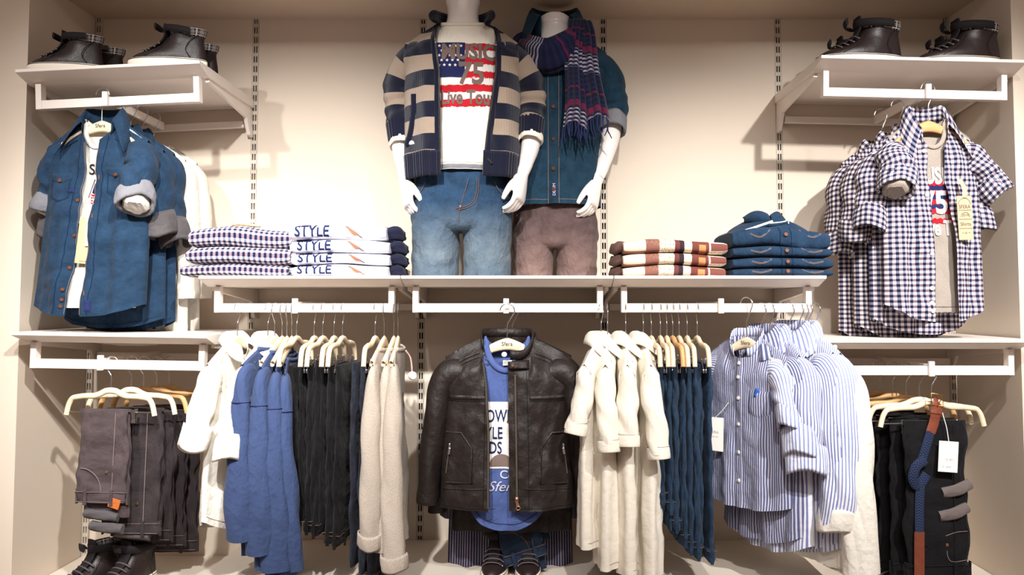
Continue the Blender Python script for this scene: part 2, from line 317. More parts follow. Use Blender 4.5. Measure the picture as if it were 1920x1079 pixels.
class MB:
    def __init__(s): s.v = []; s.f = []; s.uv = []; s.n = 0
    def add(s, V, F, UV=None):
        V = np.asarray(V, float).reshape(-1, 3)
        s.v.append(V); s.uv.append(np.asarray(UV, float).reshape(-1, 2) if UV is not None else V[:, [0, 2]].copy())
        s.f.extend([tuple(int(i)+s.n for i in f) for f in F]); s.n += len(V); return s
    def grid(s, G, UV=None, flip=False):
        m, n = G.shape[:2]; idx = np.arange(m*n).reshape(m, n)
        a, b, c, d = idx[:-1, :-1], idx[:-1, 1:], idx[1:, 1:], idx[1:, :-1]
        F = np.stack([a, b, c, d] if not flip else [a, d, c, b], -1).reshape(-1, 4)
        return s.add(G.reshape(-1, 3), F.tolist(), None if UV is None else UV.reshape(-1, 2))
    def box(s, c, size, R=None):
        x, y, z = [v/2 for v in size]
        V = np.array([(-x, -y, -z), (x, -y, -z), (x, y, -z), (-x, y, -z), (-x, -y, z), (x, -y, z), (x, y, z), (-x, y, z)])
        if R is not None: V = V @ np.array(R.to_3x3()).T
        return s.add(V + np.array(c), [(0, 3, 2, 1), (4, 5, 6, 7), (0, 1, 5, 4), (1, 2, 6, 5), (2, 3, 7, 6), (3, 0, 4, 7)])
    def prism(s, poly, axis, a, b):
        """poly: list of 2D points; extruded along axis ('x': (y,z), 'y': (x,z), 'z': (x,y)) from a to b"""
        k = len(poly)
        def pt(p, h): return {'x': (h, p[0], p[1]), 'y': (p[0], h, p[1]), 'z': (p[0], p[1], h)}[axis]
        V = [pt(p, a) for p in poly] + [pt(p, b) for p in poly]
        F = [tuple(range(k)), tuple(range(2*k-1, k-1, -1))] + [(i, k+i, k+(i+1) % k, (i+1) % k) for i in range(k)]
        return s.add(V, F)
    def tube(s, path, rad, n=12, m=None, ref=(0, 1, 0), cap=True, disp=None, uvoff=(0, 0)):
        path = np.asarray(path, float); rad = np.asarray(rad, float)
        if rad.ndim == 0: rad = np.full((len(path), 2), float(rad))
        if rad.ndim == 1: rad = np.stack([rad, rad], 1)
        if m: path = cr(path, m); rad = np.abs(cr(rad, m))
        T = np.gradient(path, axis=0); T /= np.linalg.norm(T, axis=1)[:, None]+1e-12
        ref = np.asarray(ref, float); B = ref - (T @ ref)[:, None]*T; B /= np.linalg.norm(B, axis=1)[:, None]+1e-9
        Aa = np.cross(B, T); th = np.linspace(0, 2*PI, n+1)
        L = np.concatenate([[0], np.cumsum(np.linalg.norm(np.diff(path, axis=0), axis=1))])
        ca, sa = np.cos(th), np.sin(th)
        dirs = Aa[:, None, :]*ca[None, :, None]*rad[:, 0][:, None, None] + B[:, None, :]*sa[None, :, None]*rad[:, 1][:, None, None]
        if disp is not None:
            f = disp(th[None, :], (L/L[-1])[:, None]); f[:, -1] = f[:, 0]; dirs = dirs*(1+f)[:, :, None]
        G = path[:, None, :] + dirs
        per = np.sqrt((rad**2).mean(1)).max()
        UV = np.stack([np.broadcast_to(th*per, (len(path), n+1))+uvoff[0], np.broadcast_to(-L[:, None], (len(path), n+1))+uvoff[1]], -1)
        s.grid(G, UV)
        if cap:
            for e in (0, -1):
                ring = G[e, :-1]; s.add(np.vstack([ring, path[e]]), [((i+1) % n, i, n) if e == 0 else (i, (i+1) % n, n) for i in range(n)])
        return G
    def disc(s, c, nrm, r, h, n=14):
        c = np.array(c, float); nrm = np.array(nrm, float); nrm /= np.linalg.norm(nrm)
        ref = (0, 0, 1) if abs(nrm[2]) < 0.9 else (0, 1, 0)
        s.tube([c, c+nrm*h*0.7, c+nrm*h], [[r, r], [r, r], [r*0.8, r*0.8]], n, None, ref); return s
    def build(s, name, mat, parent=None, smooth=True, weld=0.0, kind=None, label=None, bevel=0.0):
        me = bpy.data.meshes.new(name); V = np.vstack(s.v); UV = np.vstack(s.uv)
        me.from_pydata(V.tolist(), [], s.f)
        ul = me.uv_layers.new(name='UVMap'); li = np.empty(len(me.loops), np.int32); me.loops.foreach_get('vertex_index', li)
        ul.data.foreach_set('uv', UV[li].astype(np.float32).ravel())
        if smooth: me.polygons.foreach_set('use_smooth', np.ones(len(me.polygons), bool))
        me.materials.append(MAT[mat] if isinstance(mat, str) else mat); me.update()
        o = bpy.data.objects.new(name, me); COL.objects.link(o)
        if parent is not None: o.parent = parent
        if weld: md = o.modifiers.new('weld', 'WELD'); md.merge_threshold = weld
        if bevel: md = o.modifiers.new('bevel', 'BEVEL'); md.width = bevel; md.segments = 2; md.limit_method = 'ANGLE'
        if kind: o['kind'] = kind
        if label: o['label'] = label
        return o

_tcache = {}
def text_mesh(txt, size, bold=0.0, shear=0.0, squeeze=1.0):
    """built-in font to flat triangles: V (n,2) centred on its box, faces"""
    key = (txt, bold, shear)
    if key not in _tcache:
        cu = bpy.data.curves.new('t', 'FONT'); cu.body = txt; cu.size = 1.0; cu.offset = bold; cu.shear = shear; cu.resolution_u = 3
        ob = bpy.data.objects.new('t', cu); COL.objects.link(ob)
        dg = bpy.context.evaluated_depsgraph_get(); ev = ob.evaluated_get(dg); me = ev.to_mesh()
        V = np.array([v.co[:2] for v in me.vertices]); me.calc_loop_triangles(); F = [tuple(p.vertices) for p in me.loop_triangles]
        ev.to_mesh_clear(); bpy.data.objects.remove(ob); bpy.data.curves.remove(cu)
        V = V - (V.max(0)+V.min(0))/2
        for _ in range(2):                           # finer triangles so that the lettering follows curved cloth
            pts = [tuple(p) for p in V]; mid = {}; G = []
            def half(i, j):
                k = (min(i, j), max(i, j))
                if k not in mid: mid[k] = len(pts); pts.append(((pts[i][0]+pts[j][0])/2, (pts[i][1]+pts[j][1])/2))
                return mid[k]
            for a, b, c in F:
                d, e, f = half(a, b), half(b, c), half(c, a); G += [(a, d, f), (d, b, e), (f, e, c), (d, e, f)]
            V = np.array(pts); F = G
        _tcache[key] = (V, F)
    V, F = _tcache[key]; V = V*size; V = V*np.array([squeeze, 1.0]); return V, F
# ------------------------------------------------------------------ the alcove
XL, XR = P(168, 565, 0).x, P(1788, 565, 0).x
ZTOP = P(960, 36, 0).z
AL = -0.37                                             # front plane of the alcove's side pillars
UPR = [P(p, 565, 0).x for p in (174, 471, 790, 1133, 1466, 1786)]
Z_SIDE, Z_MID = P(300, 1042, 0).z, P(960, 1012, 0).z
def struct(name, mb, mat, parent=None, smooth=False, bevel=0.0, kind='structure'):
    return mb.build(name, mat, parent, smooth, bevel=bevel, kind=kind if parent is None else None)
w = struct('wall_back', MB().box(((XL+XR)/2, 0.06, 1.2), (XR-XL+0.6, 0.06, 2.6)), 'wall')
gap = 0.011
edges = [XL-0.03] + UPR[1:-1] + [XR+0.03]
for i in range(len(edges)-1):
    a = edges[i] + (gap if i else 0); b = edges[i+1] - (gap if i < len(edges)-2 else 0)
    struct('wall_panel', MB().box(((a+b)/2, 0.015, 1.2), (b-a, 0.03, 2.5)), 'wall', w, bevel=0.001)
n_up = 0
for k, x in enumerate(UPR):
    if k == 0: x = XL + 0.012
    if k == len(UPR)-1: x = XR - 0.012
    y0 = 0.006 if 0 < k < 5 else -0.006
    n_up += 1
    mb = MB(); mb.box((x, y0+0.012, 1.25), (0.022, 0.004, 2.0)); up = struct('trim_%d' % n_up, mb, 'slot_dark')
    mb = MB()
    for dx in (-0.0085, 0.0, 0.0085): mb.box((x+dx, y0, 1.25), (0.0034 if dx else 0.003, 0.012, 2.0))
    mb.build('upright_rail', 'slot_steel', up, False)
    mb = MB()
    for j in range(58): mb.box((x, y0+0.001, 0.27+j*0.0345), (0.02, 0.011, 0.0125))
    mb.build('upright_rungs', 'slot_steel', up, False, kind='stuff')
struct('wall_left', MB().prism([(XL, 0.08), (XL, AL), (XL-1.4, AL), (XL-1.4, 0.08)], 'z', 0, 2.6), 'wall')
struct('wall_right', MB().prism([(XR, 0.08), (XR, AL), (XR+1.4, AL), (XR+1.4, 0.08)], 'z', 0, 2.6), 'wall')
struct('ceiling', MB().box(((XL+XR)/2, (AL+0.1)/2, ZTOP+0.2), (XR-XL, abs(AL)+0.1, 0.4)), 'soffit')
struct('floor', MB().box((0, -2.0, -0.02), (7, 5.0, 0.04)), 'floor')
struct('trim_11', MB().box(((UPR[1]+UPR[4])/2, -0.28, Z_MID/2), (UPR[4]-UPR[1], 0.56, Z_MID)), 'plinth', bevel=0.003)
struct('trim_12', MB().box(((XL+UPR[1])/2, -0.26, Z_SIDE/2), (UPR[1]-XL-0.002, 0.52, Z_SIDE)), 'plinth', bevel=0.003)
struct('trim_13', MB().box(((XR+UPR[4])/2, -0.26, Z_SIDE/2), (XR-UPR[4]-0.002, 0.52, Z_SIDE)), 'plinth', bevel=0.003)

# ------------------------------------------------------------------ shelves with hanging rails
YF, YR = -0.45, -0.385
class Shelf: pass
def shelf(label, pl, pr, arms=(), cross=True):
    """pl, pr: photo pixels of the front top edge's two ends"""
    a, b = P(pl[0], pl[1], YF), P(pr[0], pr[1], YF)
    c = (a+b)/2; wdt = (b-a).length; ang = -math.atan2(b.z-a.z, b.x-a.x); h = wdt/2
    r = thing('wall_shelf', label, 'shelf', (c.x, 0, c.z), rot=(0, ang, 0), group='white wall shelves with hanging rails')
    prof = [(-0.002, 0), (YF, 0), (YF, -0.009), (-0.384, -0.031), (-0.002, -0.031)]
    MB().prism(prof, 'x', -h, h).build('board', 'shelf', r, False, bevel=0.0012)
    for sx in (-1, 1):
        br = [(-0.002, -0.031), (-0.368, -0.031), (-0.368, -0.042), (-0.06, -0.075), (-0.03, -0.13), (-0.002, -0.135)]
        MB().prism(br, 'x', sx*(h-0.012)-0.006, sx*(h-0.012)+0.006).build('bracket', 'shelf', r, False, bevel=0.001)
        MB().box((sx*(h-0.034), YR, -0.069), (0.017, 0.026, 0.077)).build('rail_post', 'shelf', r, False, bevel=0.0012)
    MB().box((0, YR, -0.094), (2*h-0.085, 0.0255, 0.0265)).build('rail_bar', 'shelf', r, False, bevel=0.0015)
    MB().box((0, -0.03, -0.094), (2*h-0.05, 0.02, 0.022)).build('back_bar', 'shelf', r, False, bevel=0.0015)
    s = Shelf(); s.root = r; s.c = c; s.ang = ang; s.h = h
    s.z = lambda x: c.z - math.tan(ang)*(x-c.x)
    s.bar = lambda x: c.z - math.tan(ang)*(x-c.x) - 0.094
    return s
S_UL = shelf('white shelf at upper left carrying two pairs of dark sneakers', (28, 130), (374, 113))
S_UR = shelf('white shelf at upper right carrying two pairs of dark sneakers', (1540, 103), (1925, 112))
S_LL = shelf('white shelf at lower left between denim shirts and brown jeans', (20, 623), (387, 629))
S_LR = shelf('white shelf at lower right under the gingham shirts', (1540, 637), (1938, 637))
S_ML = shelf('white middle shelf carrying gingham and white tee stacks', (372, 517), (750, 517))
S_MC = shelf('white centre shelf on which the two mannequins stand', (752, 517), (1150, 517))
S_MR = shelf('white middle shelf carrying brown tee and denim shirt stacks', (1152, 517), (1550, 517))

def faceout(sh, px, label, py=576, bl=0.36):
    x = P(px, py, YR-0.02).x; z = sh.bar(x)
    r = thing('hanging_arm', label, 'hanging arm', (x, YR, z), group='hanging arms on the shelf rails')
    MB().box((0, -0.019, 0.006), (0.0165, 0.010, 0.044)).build('end_cap', 'shelf', r, False, bevel=0.0015)
    MB().box((0, bl/2-0.014, 0.005), (0.012, bl, 0.026)).build('arm', 'shelf', r, False, bevel=0.001)
    return x, z
ARM_UL = faceout(S_UL, 197, 'white hanging arm holding the denim shirts at upper left', 180)
ARM_LL = faceout(S_LL, 188, 'white hanging arm holding the brown jeans at lower left', 682)
ARM_UR = faceout(S_UR, 1741, 'white hanging arm holding the gingham shirts at upper right', 170)
ARM_LR = faceout(S_LR, 1747, 'white hanging arm holding the black jeans at lower right', 697)
ARM_C = faceout(S_MC, 949, 'white hanging arm holding the leather jacket in the centre')
ARM_ML = faceout(S_ML, 553, 'white hanging arm between blue tops and black jeans')
ARM_MR = faceout(S_MR, 1352, 'white hanging arm between navy jeans and striped shirts')
# ------------------------------------------------------------------ hangers
def hook_path(h, r=0.021, flip=1):
    c = h; pts = [(0, -0.006), (0, h*0.45), (flip*0.006, h*0.62), (flip*r*0.95, c-0.006)]
    for a in range(10, 200, 24): pts.append((flip*r*math.cos(math.radians(a)), c+r*math.sin(math.radians(a))))
    return [(x, 0, z) for x, z in pts]
def hanger(label, loc, rz, kind='shirt', group='wooden hangers', h=0.075, half=0.15, wood='wood', flip=1, text=False, rot=None, clips=0.075):
    """origin = top of the wood; the rail passes h above it"""
    r = thing('clothes_hanger', label, 'hanger', loc, rz, group, rot)
    mb = MB()
    if kind == 'shirt':
        xs = np.linspace(-1, 1, 33); a = np.abs(xs)
        top = -0.066*a**1.35; bot = top - (0.014 + 0.020*(1-a)**1.2) - 0.002
        x = xs*half; yb = -0.012*a**2
    else:
        xs = np.linspace(-1, 1, 49); a = np.abs(xs)
        q = np.array([0, .12, .25, .36, .6, .82, .9, .96, 1.0]); zz = np.array([0, -.002, -.011, -.016, -.017, -.022, -.034, -.052, -.072])
        xx = np.array([0, .12, .25, .36, .62, .86, .93, .97, 1.0])
        top = np.interp(a, q, zz); x = np.sign(xs)*np.interp(a, q, xx)*half; bot = top; yb = 0*a
    if kind == 'shirt':
        t = 0.0055
        G = np.stack([np.stack([x, yb-t*k[1], (top*(1-k[0])+bot*k[0])], -1) for k in ((0.12, 0.75), (0.3, 1), (0.7, 1), (0.9, 0.75), (1, 0), (0.9, -0.75), (0.7, -1), (0.3, -1), (0.12, -0.75), (0, 0), (0.12, 0.75))])
        mb.grid(G)
    else:
        path = np.stack([x, 0*x, top-0.009], -1); rad = np.stack([0.0095-0.002*a, np.full_like(a, 0.0068)], -1)
        mb.tube(path, rad, 10, 49, (0, 1, 0))
    mb.build('wood_bar', wood, r)
    mb = MB(); mb.tube(hook_path(h, flip=flip), 0.0017, 6, 30, (0, 1, 0)); mb.build('hook', 'steel', r)
    if kind != 'shirt':
        mb = MB(); mb.tube([(-half+0.004, 0, -0.072), (half-0.004, 0, -0.072)], 0.0018, 6); mb.build('rod', 'steel', r)
        for sx in (-1, 1):
            mb = MB(); c = sx*clips
            mb.box((c, -0.006, -0.079), (0.011, 0.003, 0.032), Matrix.Rotation(0.16, 4, 'X')); mb.box((c, 0.006, -0.079), (0.011, 0.003, 0.032), Matrix.Rotation(-0.16, 4, 'X'))
            mb.tube([(c-0.007, 0, -0.072), (c+0.007, 0, -0.072)], 0.0045, 8); mb.box((c, -0.0035, -0.098), (0.013, 0.005, 0.010)); mb.box((c, 0.0035, -0.098), (0.013, 0.005, 0.010))
            mb.build('clip', 'steel', r, False, bevel=0.0008)
    if text:
        V, F = text_mesh('Sfera', 0.016); V3 = np.stack([V[:, 0], np.full(len(V), -0.0068), V[:, 1]-0.017], -1)
        mb = MB(); mb.add(V3, F); mb.build('stamp', 'ink_dark', r, False)
    return r

# ------------------------------------------------------------------ tops: shirts, polos, tees, knits, jackets
class Top:
    def __init__(s, root, mat, Ws=0.155, Wc=0.165, Wh=0.17, L=0.48, D=0.032, Dh=None, nw=0.052, nd=0.036, nf=0.045, nb=0.006, drop=0.05,
                 tail=0.0, gap=None, fold=0.008, fk=3.0, wr=0.0034, seed=1, wf=28, Lb=None, sway=0.0, name='body', flare=0.0, arm=None, sb=0.2):
        for k, v in list(locals().items()):
            if k not in ('s', 'root'): setattr(s, k, v)
        s.root = root; s.arm = (0.7*D if arm is None else arm); s.Dh = Dh if Dh is not None else D; s.Lb = Lb if Lb is not None else L; s.r = np.random.RandomState(seed).rand(6)*2*PI
    def W(s, t): return np.interp(t, [0, 0.16, 0.34, 0.6, 1.0], [s.Ws, s.Ws*0.35+s.Wc*0.65, s.Wc, 0.5*s.Wc+0.5*s.Wh, s.Wh])
    def ztb(s, a, side):
        nr = s.nw/s.Ws; n = s.nf if side < 0 else s.nb
        zt = np.where(a < nr, -n*np.sqrt(np.clip(1-(a/nr)**2, 0, 1)), -s.drop*np.clip((a-nr)/(1-nr), 0, 1)**1.15)
        L = s.L if side < 0 else s.Lb
        return zt, -L + s.tail*a**2.6
    def P(s, sv, t, side=-1, off=0.0):
        sv, t = np.broadcast_arrays(np.asarray(sv, float), np.asarray(t, float)); a = np.clip(np.abs(sv), 0, 1)
        zt, zb = s.ztb(a, side); z = zt + t*(zb-zt); x = sv*s.W(t); nr = s.nw/s.Ws
        yt = np.where(a < nr, s.nd*np.sqrt(np.clip(1-(a/nr)**2, 0, 1)), 0.0)
        Dt = s.D + (s.Dh-s.D)*t; b = sstep(t/s.sb)
        d = yt*(1-b) + Dt*np.sqrt(np.clip(1-a**2.6, 0, 1))*b
        e = 1-a**6
        ph = s.r[0] if side < 0 else s.r[1]
        f = np.sin(s.fk*PI*sv*1.25 + ph + 1.1*np.sin(2.4*t+s.r[2])) + 0.5*np.sin(s.fk*PI*sv*2.3 + s.r[3] + 1.5*t)
        d = d + s.fold*sstep((t-0.12)/0.7)*f*e
        X = np.stack([x*1.0, z*0.8], -1)
        q = s.seed+7+(0 if side < 0 else 1)
        d = d + s.wr*e*sstep(t/0.15)*(wob(X, s.wf, q) + 0.9*(0.5-np.abs(wob(X*np.array([1.0, 0.7]), 62, q+3))) + 0.35*wob(X, 130, q+5))
        d = d + s.arm*a**7*sstep(t/0.05)*(1-sstep((t-0.16)/0.14))
        x = x + s.sway*t*t
        return np.stack([x, side*(d+off), z], -1)
    def UV(s, sv, t, side=-1):
        sv, t = np.broadcast_arrays(np.asarray(sv, float), np.asarray(t, float)); a = np.abs(sv); zt, zb = s.ztb(np.clip(a, 0, 1), side); return np.stack([sv*s.Wc*1.12 + (0 if side < 0 else 0.4), (zt+t*(zb-zt))], -1)
    def inv(s, x, z, side=-1):
        x = np.asarray(x, float); z = np.asarray(z, float); t = np.full_like(x, 0.3)
        for _ in range(12):
            sv = np.clip((x-s.sway*t*t)/s.W(t), -1, 1); zt, zb = s.ztb(np.abs(sv), side); t = np.clip((zt-z)/(zt-zb), 0, 1)
        return sv, t
    def at(s, x, z, off=0.002, side=-1):
        sv, t = s.inv(x, z, side); return s.P(sv, t, side, off)
    def body(s, ns=44, nt=44, back=True, thick=0.0):
        mb = MB(); q = np.sin(np.linspace(0, PI/2, ns//2)); t = np.linspace(0, 1, nt)[:, None]
        if s.gap:
            gl, gr = s.gap(t[:, 0]); gl = gl[:, None]; gr = gr[:, None]
            S = gr + (1-gr)*q[None, :]; mb.grid(s.P(S, t), s.UV(S, t+0*S)); S = -(gl + (1-gl)*q[None, :]); mb.grid(s.P(S, t), s.UV(S, t+0*S), True)
        else:
            S = np.concatenate([-q[::-1], q[1:]])[None, :]+0*t; mb.grid(s.P(S, t), s.UV(S, t+0*S))
        if back:
            S = np.concatenate([-q[::-1], q[1:]])[None, :]+0*t; mb.grid(s.P(S, t, 1), s.UV(S, t+0*S, 1), True)
        o = mb.build(s.name, s.mat, s.root, weld=0.0004)
        if thick: md = o.modifiers.new('solid', 'SOLIDIFY'); md.thickness = thick; md.offset = -1
        return o
    def strip(s, s0, s1, t0, t1, name, mat, off=0.002, nx=6, nt=30, parent=None):
        """surface strip between fraction curves s0(t), s1(t)"""
        t = np.linspace(t0, t1, nt)[:, None]; k = np.linspace(0, 1, nx)[None, :]
        a = s0(t) if callable(s0) else s0; b = s1(t) if callable(s1) else s1
        S = a*(1-k)+b*k; T = t+0*S; of = off*np.where((k == 0) | (k == 1), 0.1, 1.0); mb = MB(); mb.grid(s.P(S, T, -1, of), s.UV(S, T)); return mb.build(name, mat, parent or s.root)
    def patch(s, x0, x1, z0, z1, name, mat, off=0.002, nx=10, nz=10, parent=None, shape=None, rimless=False, label=None):
        """rectangle x0..x1, z1..z0 of the front in metres, edges turned down; shape(u,v)->(u,v) warps it"""
        u = np.linspace(0, 1, nx)[None, :]; v = np.linspace(0, 1, nz)[:, None]; U = u+0*v; V = v+0*u
        U2, V2 = shape(U, V) if shape else (U, V); X = x0+(x1-x0)*U2; Z = z0+(z1-z0)*V2
        e = 1.0 if rimless else np.where((U == 0) | (U == 1) | (V == 0) | (V == 1), 0.08, 1.0)
        mb = MB(); mb.grid(s.at(X, Z, off*e), np.stack([X, Z], -1)); return mb.build(name, mat, parent or s.root, label=label)
    def line(s, pts, name, mat, r=0.0009, off=0.0018, n=None, parent=None):
        p = np.array(pts, float)
        if n: p = cr(p, n)
        q = s.at(p[:, 0], p[:, 1], off); mb = MB(); mb.tube(q, r, 5); return mb.build(name, mat, parent or s.root)
    def text(s, txt, x, z, size, mat, name='lettering', bold=0.0, shear=0.0, squeeze=1.0, off=0.0034, parent=None, clip=None, rot=0.0):
        V, F = text_mesh(txt, size, bold, shear, squeeze)
        if rot: c, d = math.cos(rot), math.sin(rot); V = V @ np.array([[c, d], [-d, c]])
        mb = MB(); mb.add(s.at(V[:, 0]+x, V[:, 1]+z, off), F); return mb.build(name, mat, parent or s.root, False)
    def button(s, x, z, r=0.0055, mat='button', off=0.002, parent=None):
        p = s.at(np.array([x]), np.array([z]), off)[0]; q = s.at(np.array([x+0.006]), np.array([z]), off)[0]; d = q-p
        nrm = np.array([d[1], -d[0], 0.0]); nrm /= np.linalg.norm(nrm)+1e-9; nrm = nrm if nrm[1] < 0 else -nrm
        mb = MB(); mb.disc(p, nrm, r, 0.003, 12); c = p+nrm*0.0026; mb.disc(c, nrm, r*0.45, 0.0007, 8); return mb.build('button', mat, parent or s.root)
    def sleeve(s, sx, pts, rad, mat=None, n=26, m=44, fold=0.15, seed=0, name='sleeve', head=True, cap=False, uvy=0.0, bunch=None):
        """pts: offsets from the shoulder tip (x outward), rad: (across, front-back)"""
        tip = np.array([sx*s.Ws, 0, -s.drop]); P0 = []; R0 = []
        if head:
            keep = [i for i, p in enumerate(pts) if p[2] < -0.085]; pts = [pts[i] for i in keep]; rad = [rad[i] for i in keep]
            P0 = [tip+np.array([-sx*0.055, 0, -0.050]), tip+np.array([-sx*0.020, pts[0][1]*0.2, -0.052])]; R0 = [(0.040, s.D*0.75), (0.047, s.D*0.35+rad[0][1]*0.55)]
            if pts[0][2] < -0.12: P0.append(tip+np.array([sx*pts[0][0]*0.4, pts[0][1]*0.5, -0.088])); R0.append((rad[0][0]*1.02, rad[0][1]*0.95))
        pp = [tip+np.array([sx*p[0], p[1], p[2]]) for p in pts]
        r = np.random.RandomState(s.seed+seed+(5 if sx > 0 else 0)).rand(4)*6.28
        def disp(th, l):
            f = fold*(np.sin(3*th+r[0]+3*l)*0.5*l + np.sin(2*th+14*l+r[1])*0.45*sstep(l*3) + np.sin(th*4+r[2]+22*l)*0.25*sstep(l*3))
            if bunch: f = f + bunch*sstep((l-0.35)*4)*np.sin(42*l+1.3*np.sin(th+r[3]))
            return f
        mb = MB(); G = mb.tube(P0+pp, R0+list(rad), n, m, (0, 1, 0), cap, disp, (0, uvy)); mb.build(name, mat or s.mat, s.root)
        return pp[-1], pp[-1]-pp[-2], rad[-1]
    def roll(s, end, mat, h=0.05, th=0.010, grow=1.08, name='cuff', inner=None, n=36, seed=0, tilt=0.0, uvs=1.0):
        c, d, rad = end; d = d/np.linalg.norm(d)
        ref = np.array((0, 1, 0.0)); B = ref-d*(ref@d); B /= np.linalg.norm(B); A = np.cross(B, d); thh = np.linspace(0, 2*PI, n+1)
        prof = [(-0.1, 0.1), (0.25, 0.0), (0.9, -0.10), (1.25, 0.12), (1.3, 0.5), (1.2, 0.9), (0.8, 1.04), (0.3, 1.0), (-0.1, 0.9), (-0.4, 0.4)]
        rr = np.random.RandomState(s.seed+seed+31).rand(3)*6.28; G = []; UV = []
        for k, (pr, pa) in enumerate(prof):
            wv = 1+0.06*np.sin(2*thh+rr[0])+0.05*np.sin(3*thh+rr[1]+pa)+0.03*np.sin(7*thh+rr[2]+3*pa)
            R0 = rad[0]*grow*wv+th*pr; R1 = rad[1]*grow*wv+th*pr
            ax = (pa-0.55)*h + 0.12*h*np.sin(thh*2+rr[2]) + tilt*np.cos(thh)*h
            G.append(c + np.outer(R0*np.cos(thh), A) + np.outer(R1*np.sin(thh), B) + np.outer(ax, d)); UV.append(np.stack([thh*rad[1]*uvs, np.full(n+1, pa*h)], -1))
        mb = MB(); mb.grid(np.array(G), np.array(UV)); o = mb.build(name, mat, s.root)
        if inner:
            mb = MB(); mb.tube([c-d*h*0.3, c+d*h*0.42, c+d*h*0.62], [[rad[0]*0.97, rad[1]*0.97], [rad[0]*0.9, rad[1]*0.9], [rad[0]*0.66, rad[1]*0.66]], 16, 12, (0, 1, 0), True,
                             lambda a, l: 0.10*np.sin(5*a+3*l)*l); mb.build('inner_sleeve', inner, o)
        return o
    def collar(s, mat, stand=0.028, fall=0.045, tip=0.025, phi=150, spread=0.02, name='collar', band=False, thick=0.0014, lift=0.0, n=48, gapx=(0, 0)):
        """stand-and-fall shirt collar round the neck; phi: how far round from the back it runs on either side (degrees)"""
        pl, pr_ = phi if isinstance(phi, tuple) else (phi, phi)
        ph = np.linspace(-math.radians(pl), math.radians(pr_), n); front = sstep((np.abs(ph)-1.0)/1.6)
        ex = s.nw*1.02; ey = s.nd*1.04; bx = np.sin(ph)*ex; by = np.cos(ph)*ey; zb = -(s.nf*0.92)*front**1.3 - s.nb*(1-front)
        ow = np.stack([np.sin(ph), np.cos(ph)], -1)
        prof = [(0, 0, 0), (0.002, 0.5, 0), (0.001, 0.95, 0)]
        rows = []; UV = []
        arc = ph*(ex+ey)/2
        for o, a, b in prof:
            rows.append(np.stack([bx+ow[:, 0]*o, by+ow[:, 1]*o, zb+stand*a+lift], -1)); UV.append(np.stack([arc, np.full(n, a*stand)], -1))
        if not band:
            fl = fall + tip*front
            for k in (0.0, 0.12, 0.35, 0.7, 1.0):
                o = 0.004 + 0.010*math.sin(min(1, k*3)*PI/2) + spread*k*(0.5+0.8*front)
                side = np.sign(ph)*front*k*0.018
                rows.append(np.stack([bx+ow[:, 0]*o+side, by+ow[:, 1]*o-front*0.004*k, zb+stand*(1.0+0.06*(k < 0.2))-fl*k*0.93+lift], -1)); UV.append(np.stack([arc, stand+fl*k], -1))
        mb = MB(); mb.grid(np.array(rows), np.array(UV)); o = mb.build(name, mat, s.root)
        md = o.modifiers.new('solid', 'SOLIDIFY'); md.thickness = thick; md.offset = 0
        return o
    def rib(s, mat, r=0.007, name='neck_rib'):
        a = np.linspace(0, 2*PI, 49); x = np.sin(a)*s.nw; f = np.cos(a) < 0
        zf = -np.where(f, s.nf, s.nb)*np.sqrt(np.clip(1-(x/s.nw)**2, 0, 1)); y = np.cos(a)*s.nd
        mb = MB(); mb.tube(np.stack([x, y, zf], -1), np.tile([r*0.5, r], (49, 1)), 8, None, (0, 0.3, 1), False); return mb.build(name, mat, s.root)
    def hemline(s, mat, z=0.016, r=0.0008, x0=-0.97, x1=0.97, off=0.001):
        sv = np.linspace(x0, x1, 40); zt, zb = s.ztb(np.abs(sv), -1); t = 1 - z/(zt-zb)
        if s.gap:
            return None
        mb = MB(); mb.tube(s.P(sv, t, -1, off), r, 5); return mb.build('hem_stitch', mat, s.root)

